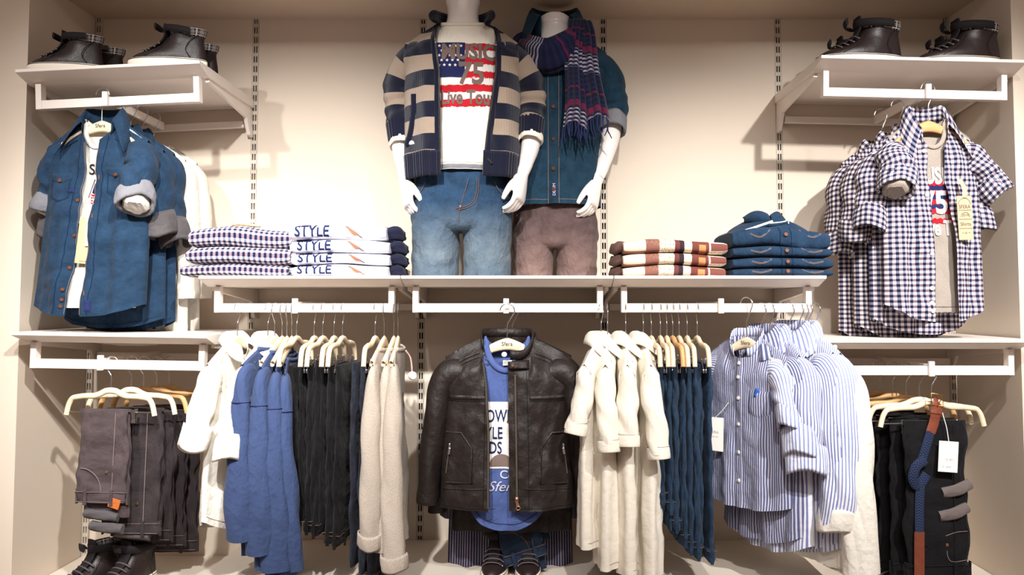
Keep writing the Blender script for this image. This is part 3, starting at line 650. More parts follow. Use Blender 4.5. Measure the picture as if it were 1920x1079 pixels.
# ------------------------------------------------------------------ trousers folded over a clip hanger
def slab(mb, W, T, z0, z1, seed, n=32, m=40, fold=0.12, fk=4, x0=0.0, y0=0.0, taper=1.0, skew=0.0, rt=0.35):
    r = np.random.RandomState(seed).rand(6)*6.28
    z = np.linspace(0, 1, m); path = np.stack([x0+skew*z, np.full(m, y0), z0+(z1-z0)*z], -1)
    endr = np.minimum(1, np.sqrt(np.clip(z/0.05, 0, 1)))*rt+(1-rt); lowr = np.minimum(1, np.sqrt(np.clip((1-z)/0.03, 0, 1)))*0.25+0.75
    rad = np.stack([W/2*(1+(taper-1)*z), T/2*endr*lowr], -1)
    def disp(th, l):
        return fold*(np.sin(fk*th+r[0]+1.2*np.sin(5*l+r[1]))*0.6*sstep(l*4) + np.sin(2*th+9*l+r[2])*0.3) * np.abs(np.sin(th))**0.7
    # superellipse cross-section
    th = np.linspace(0, 2*PI, n+1); c, sn = np.cos(th), np.sin(th)
    ex = np.sign(c)*np.abs(c)**0.55; ey = np.sign(sn)*np.abs(sn)**0.75
    f = 1+disp(th[None, :], z[:, None]); f[:, -1] = f[:, 0]
    G = np.stack([path[:, 0][:, None]+ex*rad[:, 0][:, None]*(1+0.02*np.sin(9*z+r[3]))[:, None], path[:, 1][:, None]+ey*rad[:, 1][:, None]*f, path[:, 2][:, None]+0*ex], -1)
    UV = np.stack([np.broadcast_to(th*W/3, f.shape), np.broadcast_to(path[:, 2][:, None], f.shape)], -1)
    e = sstep(z/0.1)[:, None]; G[..., 0] += e*(0.0045*wob(G, 45, seed+1)+0.0022*wob(G, 120, seed+2)); G[..., 1] += e*(0.0022*wob(G, 60, seed+5)+0.0012*wob(G, 130, seed+6)); G[:, -1] = G[:, 0]
    mb.grid(G, UV)
    for e in (0, -1):
        ring = G[e, :-1]; mb.add(np.vstack([ring, ring.mean(0)]), [(i, (i+1) % n, n) for i in range(n)])
    return G
def folded_jeans(label, loc, rz, mat, W=0.17, L=0.34, T=0.03, seed=1, group=None, front=True, stitch='stitch', cuffs=0, extra=0.05, rot=None, loops=True, name='folded_jeans', lining='lining_dark', patch=False, layers=2):
    """hangs from the clips: origin at the top fold; the waistband is the lower end of the front layer"""
    r = thing(name, label, 'jeans', loc, rz, group, rot)
    ly = T/4
    mb = MB(); slab(mb, W, T*0.52, 0, -L, seed, y0=-ly); mb.build('front_layer', mat, r)
    mb = MB(); slab(mb, W*0.9, T*0.52, -0.002, -L-extra, seed+3, y0=ly, x0=0.006, fk=5); mb.build('back_layer', mat, r)
    if layers > 2:
        mb = MB(); slab(mb, W*0.86, T*0.4, -0.004, -L*0.93, seed+4, y0=ly*2.6, x0=-0.008, fk=4); mb.build('inner_layer', mat, r)
    yf = -ly-T*0.28
    mb = MB(); slab(mb, W*1.03, T*0.62, -L+0.030, -L-0.006, seed+9, y0=-ly, fold=0.05, rt=0.1, m=8); wbn = mb.build('waistband', mat, r)
    mb = MB()
    for zz in (-L+0.027, -L-0.001): mb.tube([(-W*0.5, yf-0.002, zz), (0, yf-0.0042, zz), (W*0.5, yf-0.002, zz)], 0.0008, 5, 10)
    for sx in (-1, 1): mb.tube([(sx*W*0.515, -ly-T*0.3, -L+0.027), (sx*W*0.522, -ly, -L+0.027), (sx*W*0.515, -ly+T*0.3, -L+0.027)], 0.0008, 5, 8, (1, 0, 0))
    mb.build('waist_stitch', stitch, wbn)
    if loops:
        for x in (-W*0.30, W*0.24):
            mb = MB(); mb.box((x, yf-0.0035, -L+0.012), (0.010, 0.004, 0.046)); mb.build('belt_loop', mat, wbn, False, bevel=0.001)
        for sx in (-1, 1):
            mb = MB(); mb.box((sx*W*0.525, -ly, -L+0.012), (0.004, 0.009, 0.044)); mb.build('belt_loop', mat, wbn, False, bevel=0.001)
    if front:
        mb = MB(); a = np.linspace(0, PI/2, 12)
        mb.tube(np.stack([-W*0.42+0.065*np.sin(a), np.full(12, yf-0.001), -L+0.095-0.065*(1-np.cos(a))-0.0], -1)[::-1], 0.0011, 5); mb.build('pocket_seam', stitch, r)
        mb = MB(); mb.tube([(W*0.28, yf-0.0006, -0.01), (W*0.26, yf-0.0016, -L*0.5), (W*0.24, yf-0.001, -L+0.03)], 0.0012, 5, 14); mb.build('side_seam', stitch, r)
        mb = MB(); mb.disc((W*0.12, yf+0.001, -L+0.085), (0, -1, 0), 0.005, 0.004); mb.build('rivet', 'copper', r)
    if patch:
        mb = MB(); mb.box((W*0.30, yf-0.001, -L-0.004), (0.034, 0.004, 0.028), Matrix.Rotation(0.3, 4, 'Y')); mb.build('leather_patch', 'patch', wbn, False, bevel=0.001)
    for k in range(cuffs):
        zc = -L-extra+0.012-0.034*k
        mb = MB(); mb.tube([(-W*0.36+0.02*k, ly-0.004*k-0.012, zc), (0.0, ly-0.015, zc-0.004), (W*0.32+0.015*k, ly-0.012, zc-0.010)], [[0.014, 0.011]]*3, 12, 14, (0, 1, 0), True,
                         lambda th, l: 0.12*np.sin(3*th+7*l)); mb.build('rolled_cuff', lining, r)
    return r

# ------------------------------------------------------------------ folded garments in stacks
def folded(label, cat, name, loc, W, D, H, mat, seed, group, sag=0.004, rz=0.0, side=None, layers=2, endround=0.74):
    r = thing(name, label, cat, loc, rz, group)
    rr = np.random.RandomState(seed).rand(8)*6.28
    nx, na = 44, 26
    x = np.linspace(-1, 1, nx); th = np.linspace(-PI, PI, na)
    c, s2 = np.cos(th), np.sin(th)
    ey = np.sign(c)*np.abs(c)**0.35; ez = np.sign(s2)*np.abs(s2)**0.62
    e = (1-np.abs(x)**7)**0.5*(1-endround)+endround
    def P_(xx, ph):
        pass
    hz = H/2*(1+0.06*np.sin(2.2*x+rr[0])+0.04*np.sin(5*x+rr[1]))*e
    yd = D/2*(1+0.012*np.sin(3*x+rr[2]))*(0.96+0.04*e)
    zc = H/2 + sag*(np.cos(x*PI*0.9+rr[3]*0.15)-1)*0.5
    G = np.stack([np.broadcast_to((x*W/2)[:, None], (nx, na)), -np.outer(yd, ey), zc[:, None]+np.outer(hz, ez)], -1)
    G[..., 1] += 0.0022*wob(np.stack([G[..., 0], G[..., 2]], -1), 55, seed); G[:, -1] = G[:, 0]
    arc = th*H*0.62
    UV = np.stack([np.broadcast_to((x*W/2)[:, None], (nx, na)), np.broadcast_to(arc[None, :], (nx, na))], -1)
    mb = MB(); mb.grid(G, UV)
    for k in (0, -1):
        ring = G[k, :-1]; mb.add(np.vstack([ring, ring.mean(0)]), [(i, (i+1) % (na-1), na-1) for i in range(na-1)], np.vstack([UV[k, :-1], UV[k, 0:1]]))
    mb.build('folded_body', mat, r)
    def front(X, Z, off=0.0012):
        X = np.asarray(X, float); Z = np.asarray(Z, float); i = X/(W/2)
        h = np.interp(i, x, hz); z0 = np.interp(i, x, zc); y = np.interp(i, x, yd); q = np.clip((Z-z0)/h, -0.98, 0.98)
        sn = np.sign(q)*np.abs(q)**(1/0.62); cs = np.sqrt(np.clip(1-sn**2, 0, 1))
        Y = -y*cs**0.35; Y = Y + 0.0022*wob(np.stack([X, Z], -1), 55, seed) - off
        return np.stack([X, Y, Z], -1)
    return r, front
# ------------------------------------------------------------------ sneakers
def ring(z, xh, xf, w, n=33):
    th = np.linspace(0, 2*PI, n); u = (1-np.cos(th))/2; return np.stack([xh+(xf-xh)*u, np.sin(th)*w*(0.78+0.34*u)*1.0, np.full(n, z)], -1)
def loft_rings(rs, m=None):
    G = np.array([ring(*r) for r in (cr(np.array(rs), m) if m else rs)]); return G
def sneaker(label, loc, rz, strap_up=0.0, s=1.0, group='dark high-top sneakers', sz=0.80):
    r = thing('high_top_sneaker', label, 'sneaker', loc, rz, group); r.scale = (s, s, s*sz)
    G = loft_rings([(0.0, -0.104, 0.104, 0.037), (0.002, -0.110, 0.112, 0.041), (0.012, -0.113, 0.116, 0.043), (0.024, -0.112, 0.114, 0.042), (0.027, -0.108, 0.108, 0.039)], 14)
    mb = MB(); mb.grid(G); mb.add(G[0, :-1], [tuple(range(32))]); sole = mb.build('sole', 'rubber', r)
    for z, nm in ((0.0225, 'sole_stripe'), ):
        G = loft_rings([(z-0.0012, -0.1133, 0.1158, 0.0433), (z, -0.1137, 0.1162, 0.0436), (z+0.0012, -0.1130, 0.1155, 0.0432)]); mb = MB(); mb.grid(G); mb.build(nm, 'sole_line', sole)
    G = loft_rings([(0.024, -0.109, 0.109, 0.040), (0.034, -0.109, 0.103, 0.0405), (0.044, -0.108, 0.090, 0.039), (0.054, -0.107, 0.066, 0.036), (0.066, -0.105, 0.040, 0.033),
                    (0.082, -0.103, 0.018, 0.031), (0.098, -0.102, 0.004, 0.031), (0.114, -0.104, -0.004, 0.032), (0.120, -0.103, -0.006, 0.031)], 40)
    G[..., 1] += 0.0012*wob(G[..., [0, 2]], 90, 3)*np.sign(G[..., 1])
    mb = MB(); mb.grid(G); upper = mb.build('upper', 'shoe_leather', r)
    # heel and side overlay seams
    for sg in (-1, 1):
        mb = MB(); mb.tube([(-0.075, sg*0.0275, 0.028), (-0.062, sg*0.0325, 0.055), (-0.070, sg*0.0295, 0.085), (-0.088, sg*0.0195, 0.112)], 0.0012, 5, 16, (1, 0, 0)); mb.build('seam', 'stitch_black', upper)
        mb = MB(); mb.tube([(0.055, sg*0.0365, 0.030), (0.030, sg*0.0372, 0.045), (0.006, sg*0.0325, 0.07), (-0.012, sg*0.0285, 0.10)], 0.0012, 5, 16, (1, 0, 0)); mb.build('seam', 'stitch_black', upper)
    th = np.linspace(0, 2*PI, 33); rows = []; UV = []
    for z, g in ((0.110, 0.0), (0.118, 0.003), (0.134, 0.004), (0.140, 0.002), (0.139, -0.002), (0.118, -0.004)):
        rr = ring(z, -0.104-g-(z-0.11)*0.1, -0.012+g+(z-0.11)*0.2, 0.031+g); rows.append(rr); UV.append(np.stack([th*0.03, np.full(33, z)], -1))
    mb = MB(); mb.grid(np.array(rows), np.array(UV)); mb.build('plaid_collar', 'plaid', r)
    mb = MB(); mb.add(ring(0.124, -0.100, -0.016, 0.028)[:-1], [tuple(range(32))]); mb.build('insole', 'black', r, False)
    mb = MB(); mb.tube([(0.058, 0, 0.060), (0.024, 0, 0.082), (0.006, 0, 0.110), (0.004, 0, 0.150), (0.008, 0, 0.158)], [(0.004, 0.017), (0.005, 0.019), (0.005, 0.021), (0.005, 0.023), (0.002, 0.018)], 14, 20, (0, 1, 0)); mb.build('tongue', 'shoe_suede', r)
    for k, (x, z) in enumerate(((0.066, 0.0575), (0.050, 0.0655), (0.034, 0.0755), (0.021, 0.0875))):
        mb = MB(); mb.tube([(x-0.006, -0.030, z-0.009), (x, -0.018, z), (x+0.002, 0, z+0.003), (x, 0.018, z), (x-0.006, 0.030, z-0.009)], [(0.0022, 0.003)]*5, 8, 20, (1, 0, 0)); lc = mb.build('lace', 'lace', r)
        for sg in (-1, 1): mb = MB(); mb.disc((x-0.007, sg*0.0305, z-0.010), (0, sg, 0.3), 0.0026, 0.002, 8); mb.build('eyelet', 'steel', lc)
    # ankle strap: wraps the front of the shaft, loose end standing off towards the toe
    a = np.linspace(-1.0, 1.0, 22)*2.0
    cx = -0.05; px = cx + np.cos(a)*0.062; py = np.sin(a)*0.040; G = []
    for dz, g in ((-0.013, 0), (-0.012, 0.0025), (0.012, 0.0025), (0.013, 0), (-0.013, 0)):
        G.append(np.stack([px+g*np.cos(a), py+g*np.sin(a), 0.128+dz+0*a+0.010*strap_up*np.cos(a)], -1))
    mb = MB(); mb.grid(np.array(G)); mb.tube([(0.006, -0.034, 0.128), (0.030, -0.022, 0.134+0.01*strap_up), (0.036, 0.012, 0.136+0.01*strap_up)], [(0.013, 0.0035)]*3, 10, 12, (1, 0.2, 0)); mb.build('strap', 'shoe_suede', r)
    return r
def sneaker_px(label, px, py, y, rz, up=0.0, s=1.0):
    p = P(px, py, y); return sneaker(label, (p.x, y, p.z), rz, up, s)
def on(sh, px, y, yaw, label, up=0.0, s=1.0, py=110):
    x = P(px, py, y).x; sneaker(label, (x, y, sh.z(x)+0.0005), yaw, up, s)
on(S_UL, 125, -0.395, PI+0.03, 'dark brown high-top sneaker nearest the left wall on the upper left shelf', 0.3, 0.98)
on(S_UL, 172, -0.27, PI-0.05, 'dark high-top sneaker standing behind its mate nearest the left wall', 0, 0.98)
on(S_UL, 316, -0.395, PI+0.03, 'dark brown high-top sneaker at the right end of the upper left shelf', 1.4, 1.02)
on(S_UL, 345, -0.26, PI+0.0, 'dark high-top sneaker behind its mate at right end of upper left shelf', 0, 1.0)
on(S_UR, 1612, -0.36, PI, 'dark brown high-top sneaker at the left end of the upper right shelf', 0.6, 1.15)
on(S_UR, 1578, -0.20, PI-0.02, 'dark high-top sneaker behind its mate, cream toe peeking past shelf end', 0, 1.1)
on(S_UR, 1796, -0.36, PI-0.02, 'dark brown high-top sneaker nearest the right wall on the upper right shelf', 0.6, 1.15)
on(S_UR, 1764, -0.22, PI, 'dark high-top sneaker standing behind its mate nearest the right wall', 0, 1.1)
def floor_sneaker(label, px, y, z, yaw, s):
    p = P(px, 1000, y); x = (px-VPX)/FPX*(y+CAM_D)*1.015
    sneaker(label, (x, y, z+0.0005), yaw, 0.2, s, sz=0.95)
floor_sneaker('dark lace-up sneaker on the left plinth, nearer the left wall', 200, -0.30, Z_SIDE, -PI/2-0.55, 0.95)
floor_sneaker('dark lace-up sneaker on the left plinth, under the brown jeans', 262, -0.31, Z_SIDE, -PI/2-0.40, 0.95)
floor_sneaker('dark sneaker on the right plinth below the rightmost white shirt', 1612, -0.26, Z_SIDE, -PI/2+0.5, 0.9)
floor_sneaker('dark sneaker on the right plinth behind the black jeans', 1668, -0.24, Z_SIDE, -PI/2+0.4, 0.9)
floor_sneaker('dark sneaker under the leather jacket, left one of the pair', 932, -0.34, Z_MID, -PI/2-0.12, 0.92)
floor_sneaker('dark sneaker under the leather jacket, right one of the pair', 990, -0.34, Z_MID, -PI/2+0.02, 0.92)
# ------------------------------------------------------------------ mannequins
def hand(mb, w, d, palm, ths, k=1.0):
    w = np.array(w, float); d = np.array(d, float); d /= np.linalg.norm(d); B = np.array(palm, float); B -= d*(B@d); B /= np.linalg.norm(B); A = np.cross(B, d)*1.0
    A = A*ths                                    # thumb side
    mb.tube([w-d*0.02, w+d*0.012*k, w+d*0.035*k, w+d*0.060*k, w+d*0.068*k], [(0.016*k, 0.0135*k), (0.019*k, 0.013*k), (0.026*k, 0.012*k), (0.029*k, 0.0105*k), (0.024*k, 0.007*k)], 14, 16, B)
    for i, (off, L) in enumerate(((0.0215, 0.048), (0.0075, 0.056), (-0.0065, 0.052), (-0.020, 0.042))):
        L *= k; p = w + d*0.058*k + A*off*k; pts = [p-d*0.012, p]; ang = 0.0
        for sgm, da in ((0.40, 0.25+0.06*i), (0.33, 0.50), (0.27, 0.40)):
            ang += da; q = d*math.cos(ang)+B*math.sin(ang); p = p + q*L*sgm; pts.append(p)
        rr = 0.0062*k; mb.tube(pts, [(rr, rr), (rr, rr), (rr*0.97, rr*0.97), (rr*0.9, rr*0.9), (rr*0.7, rr*0.7)], 10, 16, A)
    b = w + d*0.012*k + A*0.014*k; q1 = d*0.80+A*0.42+B*0.42; q1 /= np.linalg.norm(q1); q2 = d*0.94+B*0.36-A*0.02; q2 /= np.linalg.norm(q2)
    mb.tube([b, b+q1*0.026*k, b+q1*0.034*k+q2*0.018*k, b+q1*0.034*k+q2*0.036*k], [(0.0115*k, 0.0115*k), (0.0088*k, 0.0088*k), (0.0075*k, 0.0075*k), (0.0052*k, 0.0052*k)], 10, 16, B)
def mannequin(label, loc, arms, neck_h, hip=-0.5, legs=None, sx=1.0):
    r = thing('mannequin', label, 'mannequin', loc, 0, 'white display mannequins')
    mb = MB()
    mb.tube([(0, 0.004, neck_h), (0, 0.002, neck_h-0.004), (0, 0, 0.05), (0, 0, 0.015), (0, 0, -0.02), (0, 0, -0.05)], [(0.052, 0.050), (0.055, 0.052), (0.050, 0.048), (0.050, 0.048), (0.062, 0.052), (0.07, 0.055)], 28, 24)
    mb.tube([(0, 0, -0.015), (0, 0, -0.04), (0, 0, -0.075), (0, 0, -0.15), (0, 0, -0.30), (0, 0, -0.36), (0, 0, -0.46), (0, 0, hip)],
            [(0.05, 0.035), (0.090, 0.045), (0.110, 0.055), (0.112, 0.068), (0.10, 0.066), (0.105, 0.07), (0.125, 0.078), (0.11, 0.075)], 28, 40)
    for a in arms:
        mb.tube(a['p'], a['r'], 16, 40, (0, 1, 0)); p = np.array(a['p']); hand(mb, p[-1], a.get('hd', p[-1]-p[-2]), a['palm'], a['th'], a.get('k', 1.0))
    for sg in (-1, 1):
        mb.tube([(sg*0.06, 0, hip+0.05), (sg*0.066, 0, hip-0.05), (sg*0.066, 0, -0.781)], [(0.06, 0.07), (0.062, 0.066), (0.05, 0.055)], 18, 14)
    o = mb.build('figure', 'mannequin', r)
    md = o.modifiers.new('fuse', 'REMESH'); md.mode = 'VOXEL'; md.voxel_size = 0.0027; md.use_smooth_shade = True
    md = o.modifiers.new('smooth', 'SMOOTH'); md.iterations = 6; md.factor = 0.5
    for a in arms:                                   # joint ring where the hand plugs on
        p = np.array(a['p']); d = p[-1]-p[-2]; d /= np.linalg.norm(d); c = p[-1]-d*0.012; rr = np.array(a['r'][-1])
        mb = MB(); mb.tube([c-d*0.0012, c+d*0.0012], [(rr[0]+0.0012, rr[1]+0.0012)]*2, 18, None, (0, 1, 0)); mb.build('wrist_joint', 'ink_grey', r)
    return r
def trousers(name, label, loc, mat, W, legs, zend, seed, depth=0.095, stitch='stitch', group=None, waist=0.0):
    r = thing(name, label, 'trousers', loc, 0, group)
    rr = np.random.RandomState(seed).rand(6)*6.28
    def disp(th, l): return 0.012*np.sin(17*l+2.0*np.sin(th+rr[0])+rr[1]) + 0.012*np.sin(3*th+8*l+rr[2])
    mb = MB(); mb.tube([(0, 0, waist), (0, 0, -0.05), (0, 0, -0.10), (0, 0, -0.135), (0, 0, -0.15)], [(W*0.93, depth*0.95), (W*0.97, depth), (W, depth), (W*0.97, depth*0.95), (W*0.9, depth*0.8)], 40, 34, (0, 1, 0), True, disp)
    for k, (x0, x1, w) in enumerate(legs):
        def dl(th, l, k=k): return 0.022*np.sin(19*l+2.6*np.sin(th+rr[3+k])+rr[k])*(1-l*0.5) + 0.014*np.sin(31*l+3.0*np.sin(th*2+rr[1])) + 0.012*np.sin(4*th+9*l+rr[k])
        mb.tube([(x0, 0, -0.06), (x0*1.0, 0, -0.12), (x0*0.6+x1*0.4, -0.003, -0.18), (x1, 0, zend)], [(w*0.96, depth*0.9), (w*1.02, depth*0.94), (w, depth*0.9), (w*0.97, depth*0.82)], 36, 50, (0, 1, 0), True, dl)
    o = mb.build('legs', mat, r)
    md = o.modifiers.new('fuse', 'REMESH'); md.mode = 'VOXEL'; md.voxel_size = 0.0038; md.use_smooth_shade = True
    md = o.modifiers.new('smooth', 'SMOOTH'); md.iterations = 5; md.factor = 0.5
    return r
def objcoord(mat):                                   # fused meshes carry no UV: read the cloth from object space instead
    t = MAT[mat].node_tree
    for n in list(t.nodes):
        if n.type == 'TEX_COORD':
            for l in list(n.outputs['UV'].links): t.links.new(n.outputs['Object'], l.to_socket)
objcoord('denim_wash'); objcoord('trouser_brown')

# --- striped-cardigan mannequin
Y1 = -0.27; N1 = P(868, 46, Y1); K1 = FPX/(CAM_D+Y1)
def rel1(px, py, dy=0.0): q = P(px, py, Y1+dy); return (q.x-N1.x, dy, q.z-N1.z)
armR = dict(p=[rel1(790, 92, .0), rel1(764, 118, .005), rel1(750, 190, .02), rel1(751, 265, 0), rel1(757, 318, -.02), rel1(758, 338, -.025)],
            r=[(.030, .035), (.033, .036), (.031, .033), (.030, .030), (.022, .022), (.018, .0185)], palm=(.9, .42, .0), th=-1, hd=(0.02, -0.02, -0.1), k=1.30)
armL = dict(p=[rel1(950, 95, .0), rel1(974, 122, .005), rel1(995, 190, .02), rel1(996, 262, -.01), rel1(987, 305, -.035), rel1(980, 327, -.045)],
            r=[(.030, .035), (.033, .036), (.031, .033), (.031, .031), (.023, .023), (.0185, .019)], palm=(-.92, .40, .0), th=1, hd=(-0.015, -0.02, -0.1), k=1.30)
mannequin('white headless mannequin wearing the striped cardigan, neck reaching the soffit', N1, [armR, armL], 0.075)
zS = S_MC.z(0)-N1.z
t1 = trousers('jeans', 'faded blue jeans worn by the mannequin in striped cardigan', (N1.x, Y1, P(868, 345, Y1).z), 'denim_wash', 0.158, [(-0.080, -0.083, 0.074), (0.079, 0.079, 0.075)], S_MC.z(0)-P(868, 345, Y1).z+0.001, 5, 0.10, waist=0.04)
def surf_tr(x, z, W, d, off=0.003): return (x, -d*math.sqrt(max(0, 1-(x/W)**2))-off, z)
mb = MB(); fly = [(0.058, 0.0), (0.056, -0.045), (0.046, -0.072), (0.022, -0.088), (-0.004, -0.094)]
mb.tube([surf_tr(x, z, 0.158, 0.10) for x, z in fly], 0.0010, 5, 24, (0, 1, 0)); mb.tube([surf_tr(x-0.005, z+0.004, 0.158, 0.10) for x, z in fly], 0.0009, 5, 24, (0, 1, 0)); mb.tube([surf_tr(x, z, 0.158, 0.10) for x, z in ((0.028, 0), (0.014, -0.05), (0.0, -0.10), (-0.002, -0.135))], 0.0009, 5, 20, (0, 1, 0)); mb.build('fly_stitch', 'stitch_soft', t1)
mb = MB(); mb.disc(surf_tr(0.004, -0.083, 0.158, 0.10), (0, -1, 0), 0.0032, 0.003); mb.build('rivet', 'copper', t1)
for sg in (-1, 1):
    mb = MB(); mb.tube([surf_tr(sg*x, z, 0.158, 0.10, 0.002) for x, z in ((0.105, -0.005), (0.118, -0.03), (0.140, -0.05))], 0.0011, 5, 14, (0, 1, 0)); mb.build('pocket_seam', 'stitch_soft', t1)
rt = thing('printed_tee', 'ivory tee with flag print worn under the striped cardigan', 'tee', N1)
tee = Top(rt, 'tee_white', Ws=0.150, Wc=0.140, Wh=0.142, L=0.478, D=0.092, Dh=0.106, nw=0.068, nd=0.055, nf=0.018, nb=-0.006, drop=0.045, fold=0.003, fk=2, wr=0.0045, wf=34, seed=3, arm=0.012)
tee.body(60, 60); tee.rib('tee_white', 0.006)
tee.hemline('ink_grey', 0.02, 0.0006)
# the long under-hem of a grey layer below the ivory tee
tee.patch(-0.138, 0.138, -0.463, -0.477, 'under_hem', 'lining_grey', 0.0012, 40, 4)
# print: distressed flag with lettering
def x1(px): return (px-868)/K1*1.0
def z1(py): return P(868, py, Y1-0.09).z-N1.z
fl0, fl1 = x1(814), x1(944)*1.0
zt, zb = z1(80), z1(200)
rng = random.Random(4)
nstr = 9
for k in range(nstr):
    a = zt+(zb-zt)*k/nstr; b = zt+(zb-zt)*(k+1)/nstr
    def jag(U, V, k=k): return U, V + 0.10*np.sin(U*37+k*2)*np.sin(U*91+k) + 0.12*np.sin(U*4+0.6)
    x0 = fl0 if k > 4 else x1(876)
    tee.patch(x0, fl1, a, b-0.0002, 'flag_stripe', 'ink_red' if k % 2 == 0 else 'ink_white', 0.0016, 40, 4, shape=jag, rimless=True)
tee.patch(fl0, x1(877), zt+0.002, zt+(zb-zt)*5/nstr, 'flag_canton', 'ink_navy', 0.0018, 24, 12, rimless=True)
for i in range(6):
    for j in range(5):
        cx = fl0+0.010+i*0.0165+(j % 2)*0.008; cz = zt-0.010-j*0.0155
        if cx > x1(873) or cz < zt+(zb-zt)*5/nstr+0.006: continue
        a = np.arange(10)*PI/5+PI/2; rr = np.where(np.arange(10) % 2 == 0, 0.0056, 0.0024)
        mb = MB(); mb.add(tee.at(cx+rr*np.cos(a), cz+rr*np.sin(a), 0.0024), [tuple(range(10))]); mb.build('star', 'ink_white', rt, False)
tee.text('MUSIC', x1(884), z1(97), 0.068, 'ink_taupe', bold=0.04, squeeze=0.84, off=0.003)
tee.text('75', x1(889), z1(139), 0.096, 'ink_taupe', bold=0.025, squeeze=0.85, off=0.0031)
tee.text('Live Tour', x1(884), z1(184), 0.060, 'ink_taupe', bold=0.03, squeeze=0.70, off=0.003)
rc = thing('striped_cardigan', 'navy and beige striped knit cardigan, unzipped, on a mannequin', 'cardigan', N1)
def cgap(t): return np.interp(t, [0, .1, .4, 1], [.46, .44, .33, .30]), np.interp(t, [0, .1, .4, .8, 1], [.58, .62, .60, .47, .42])
card = Top(rc, 'knit', Ws=0.172, Wc=0.182, Wh=0.182, L=0.452, D=0.112, Dh=0.128, nw=0.082, nd=0.062, nf=0.012, nb=-0.012, drop=0.058, gap=cgap, fold=0.008, fk=2.4, wr=0.0035, wf=24, seed=11, arm=0.05)
card.body(70, 70)
for sg, nm in ((-1, 0), (1, 1)):
    g = (lambda t: -cgap(t)[0]) if sg < 0 else (lambda t: cgap(t)[1])
    card.strip(lambda t, g=g: g(t), lambda t, g=g, sg=sg: g(t)+sg*0.085, 0.0, 1.0, 'zip_band', 'knit_navy', 0.005)
    t = np.linspace(0.0, 1.0, 60); sv = g(t); mb = MB(); mb.tube(card.P(sv, t, -1, 0.002), 0.0028, 6); ztp = mb.build('zip_tape', 'black', rc)
    mb = MB(); tt = np.linspace(0.01, 0.99, 90); q = card.P(g(tt), tt, -1, 0.003)
    for p in q: mb.box(p, (0.0036, 0.002, 0.0022))
    mb.build('zip_teeth', 'zip', ztp, False, kind='stuff')
    # ribbed welt at the hem, standing below the striped body
    s0 = -cgap(np.array([1.0]))[0][0]*1.0 if sg < 0 else cgap(np.array([1.0]))[1][0]
    S = np.linspace(s0, sg*0.985, 70); rows = []; UV = []
    for k in np.linspace(0, 1, 8):
        t = np.full(70, 1.0); p = card.P(S, t-0.02, -1, 0.008+0.0024*np.sin(np.abs(S)*150)); p[:, 2] += 0.018 - 0.076*k; p[:, 0] *= 1-0.03*k; rows.append(p); UV.append(np.stack([S*0.2, np.full(70, -k*0.06)], -1))
    mb = MB(); mb.grid(np.array(rows), np.array(UV)); o = mb.build('ribbed_hem', 'knit_navy', rc); md = o.modifiers.new('solid', 'SOLIDIFY'); md.thickness = 0.004
S = np.linspace(-0.985, 0.985, 90); rows = []
for k in np.linspace(0, 1, 6):
    p = card.P(S, np.full(90, 0.98), 1, 0.002); p[:, 2] += 0.008-0.066*k; rows.append(p)
mb = MB(); mb.grid(np.array(rows)); mb.build('ribbed_hem', 'knit_navy', rc)
def rel_tip(top, sx, pts): return [((sx*(q[0])-top.Ws), q[1], q[2]+top.drop) for q in pts]
slR = rel_tip(card, -1, [rel1(760, 100, .004), rel1(749, 150, .015), rel1(747, 200, .022), rel1(750, 236, .008)])
slL = rel_tip(card, 1, [rel1(978, 105, .004), rel1(992, 150, .015), rel1(998, 200, .022), rel1(996, 232, .0)])
for sx, pts in ((-1, slR), (1, slL)):
    e = card.sleeve(sx, pts, [(.050, .060), (.046, .052), (.043, .047), (.041, .043)], fold=0.05, bunch=0.05, uvy=-0.06, n=30, m=50)
    d = e[1]/np.linalg.norm(e[1]); c = e[0]
    mb = MB(); mb.tube([c-d*0.008, c+d*0.02, c+d*0.052], [(.0435, .0455), (.042, .044), (.040, .042)], 60, 10, (0, 1, 0), False, lambda th, l: 0.02*np.sin(20*th)); mb.build('ribbed_cuff', 'knit_navy', rc)
    tee.roll((c+d*0.058, d, (.033, .035)), 'tee_white', 0.022, 0.004, 1.05, name='sleeve_edge')
for sg, xx in ((-1, -0.062), (1, 0.075)):            # knitted stand collar lying open
    mb = MB(); mb.tube([(sg*0.045, 0.058, 0.030), (sg*0.075, 0.03, 0.028), (sg*0.086, -0.015, 0.016), (sg*0.084, -0.045, -0.006)], [(.020, .006), (.022, .007), (.024, .008), (.012, .005)], 12, 24, (0.3*sg, 1, 0.2)); mb.build('collar', 'knit_navy', rc)
# zip pull, pocket welt, embroidery, badge
p = card.P(np.array([0.445]), np.array([0.985]), -1, 0.008)[0]; mb = MB(); mb.box(p, (0.008, 0.004, 0.016)); mb.box(p+np.array((0.012, -0.002, -0.012)), (0.007, 0.003, 0.022), Matrix.Rotation(-0.7, 4, 'Y')); mb.build('zip_pull', 'black', rc, False, bevel=0.001)
mb = MB(); q = cr([(-0.140, -0.245), (-0.140, -0.30), (-0.150, -0.36), (-0.162, -0.40)], 20); mb.tube(card.at(q[:, 0], q[:, 1], 0.004), np.tile([0.010, 0.003], (20, 1)), 10, None, (0, 1, 0)); mb.build('pocket_welt', 'knit_navy', rc)
card.patch(-0.162, -0.138, -0.385, -0.398, 'badge', 'ink_white', 0.004, 8, 6, shape=lambda U, V: (U, 1-(1-V)*np.sqrt(np.clip(1-(2*U-1)**2, 0.02, 1))))
card.text('B10', 0.140, -0.085, 0.022, 'ink_navy', 'embroidery', off=0.005, shear=0.2); card.text('Rec', 0.128, -0.100, 0.018, 'ink_navy', 'embroidery', off=0.005, shear=0.2)

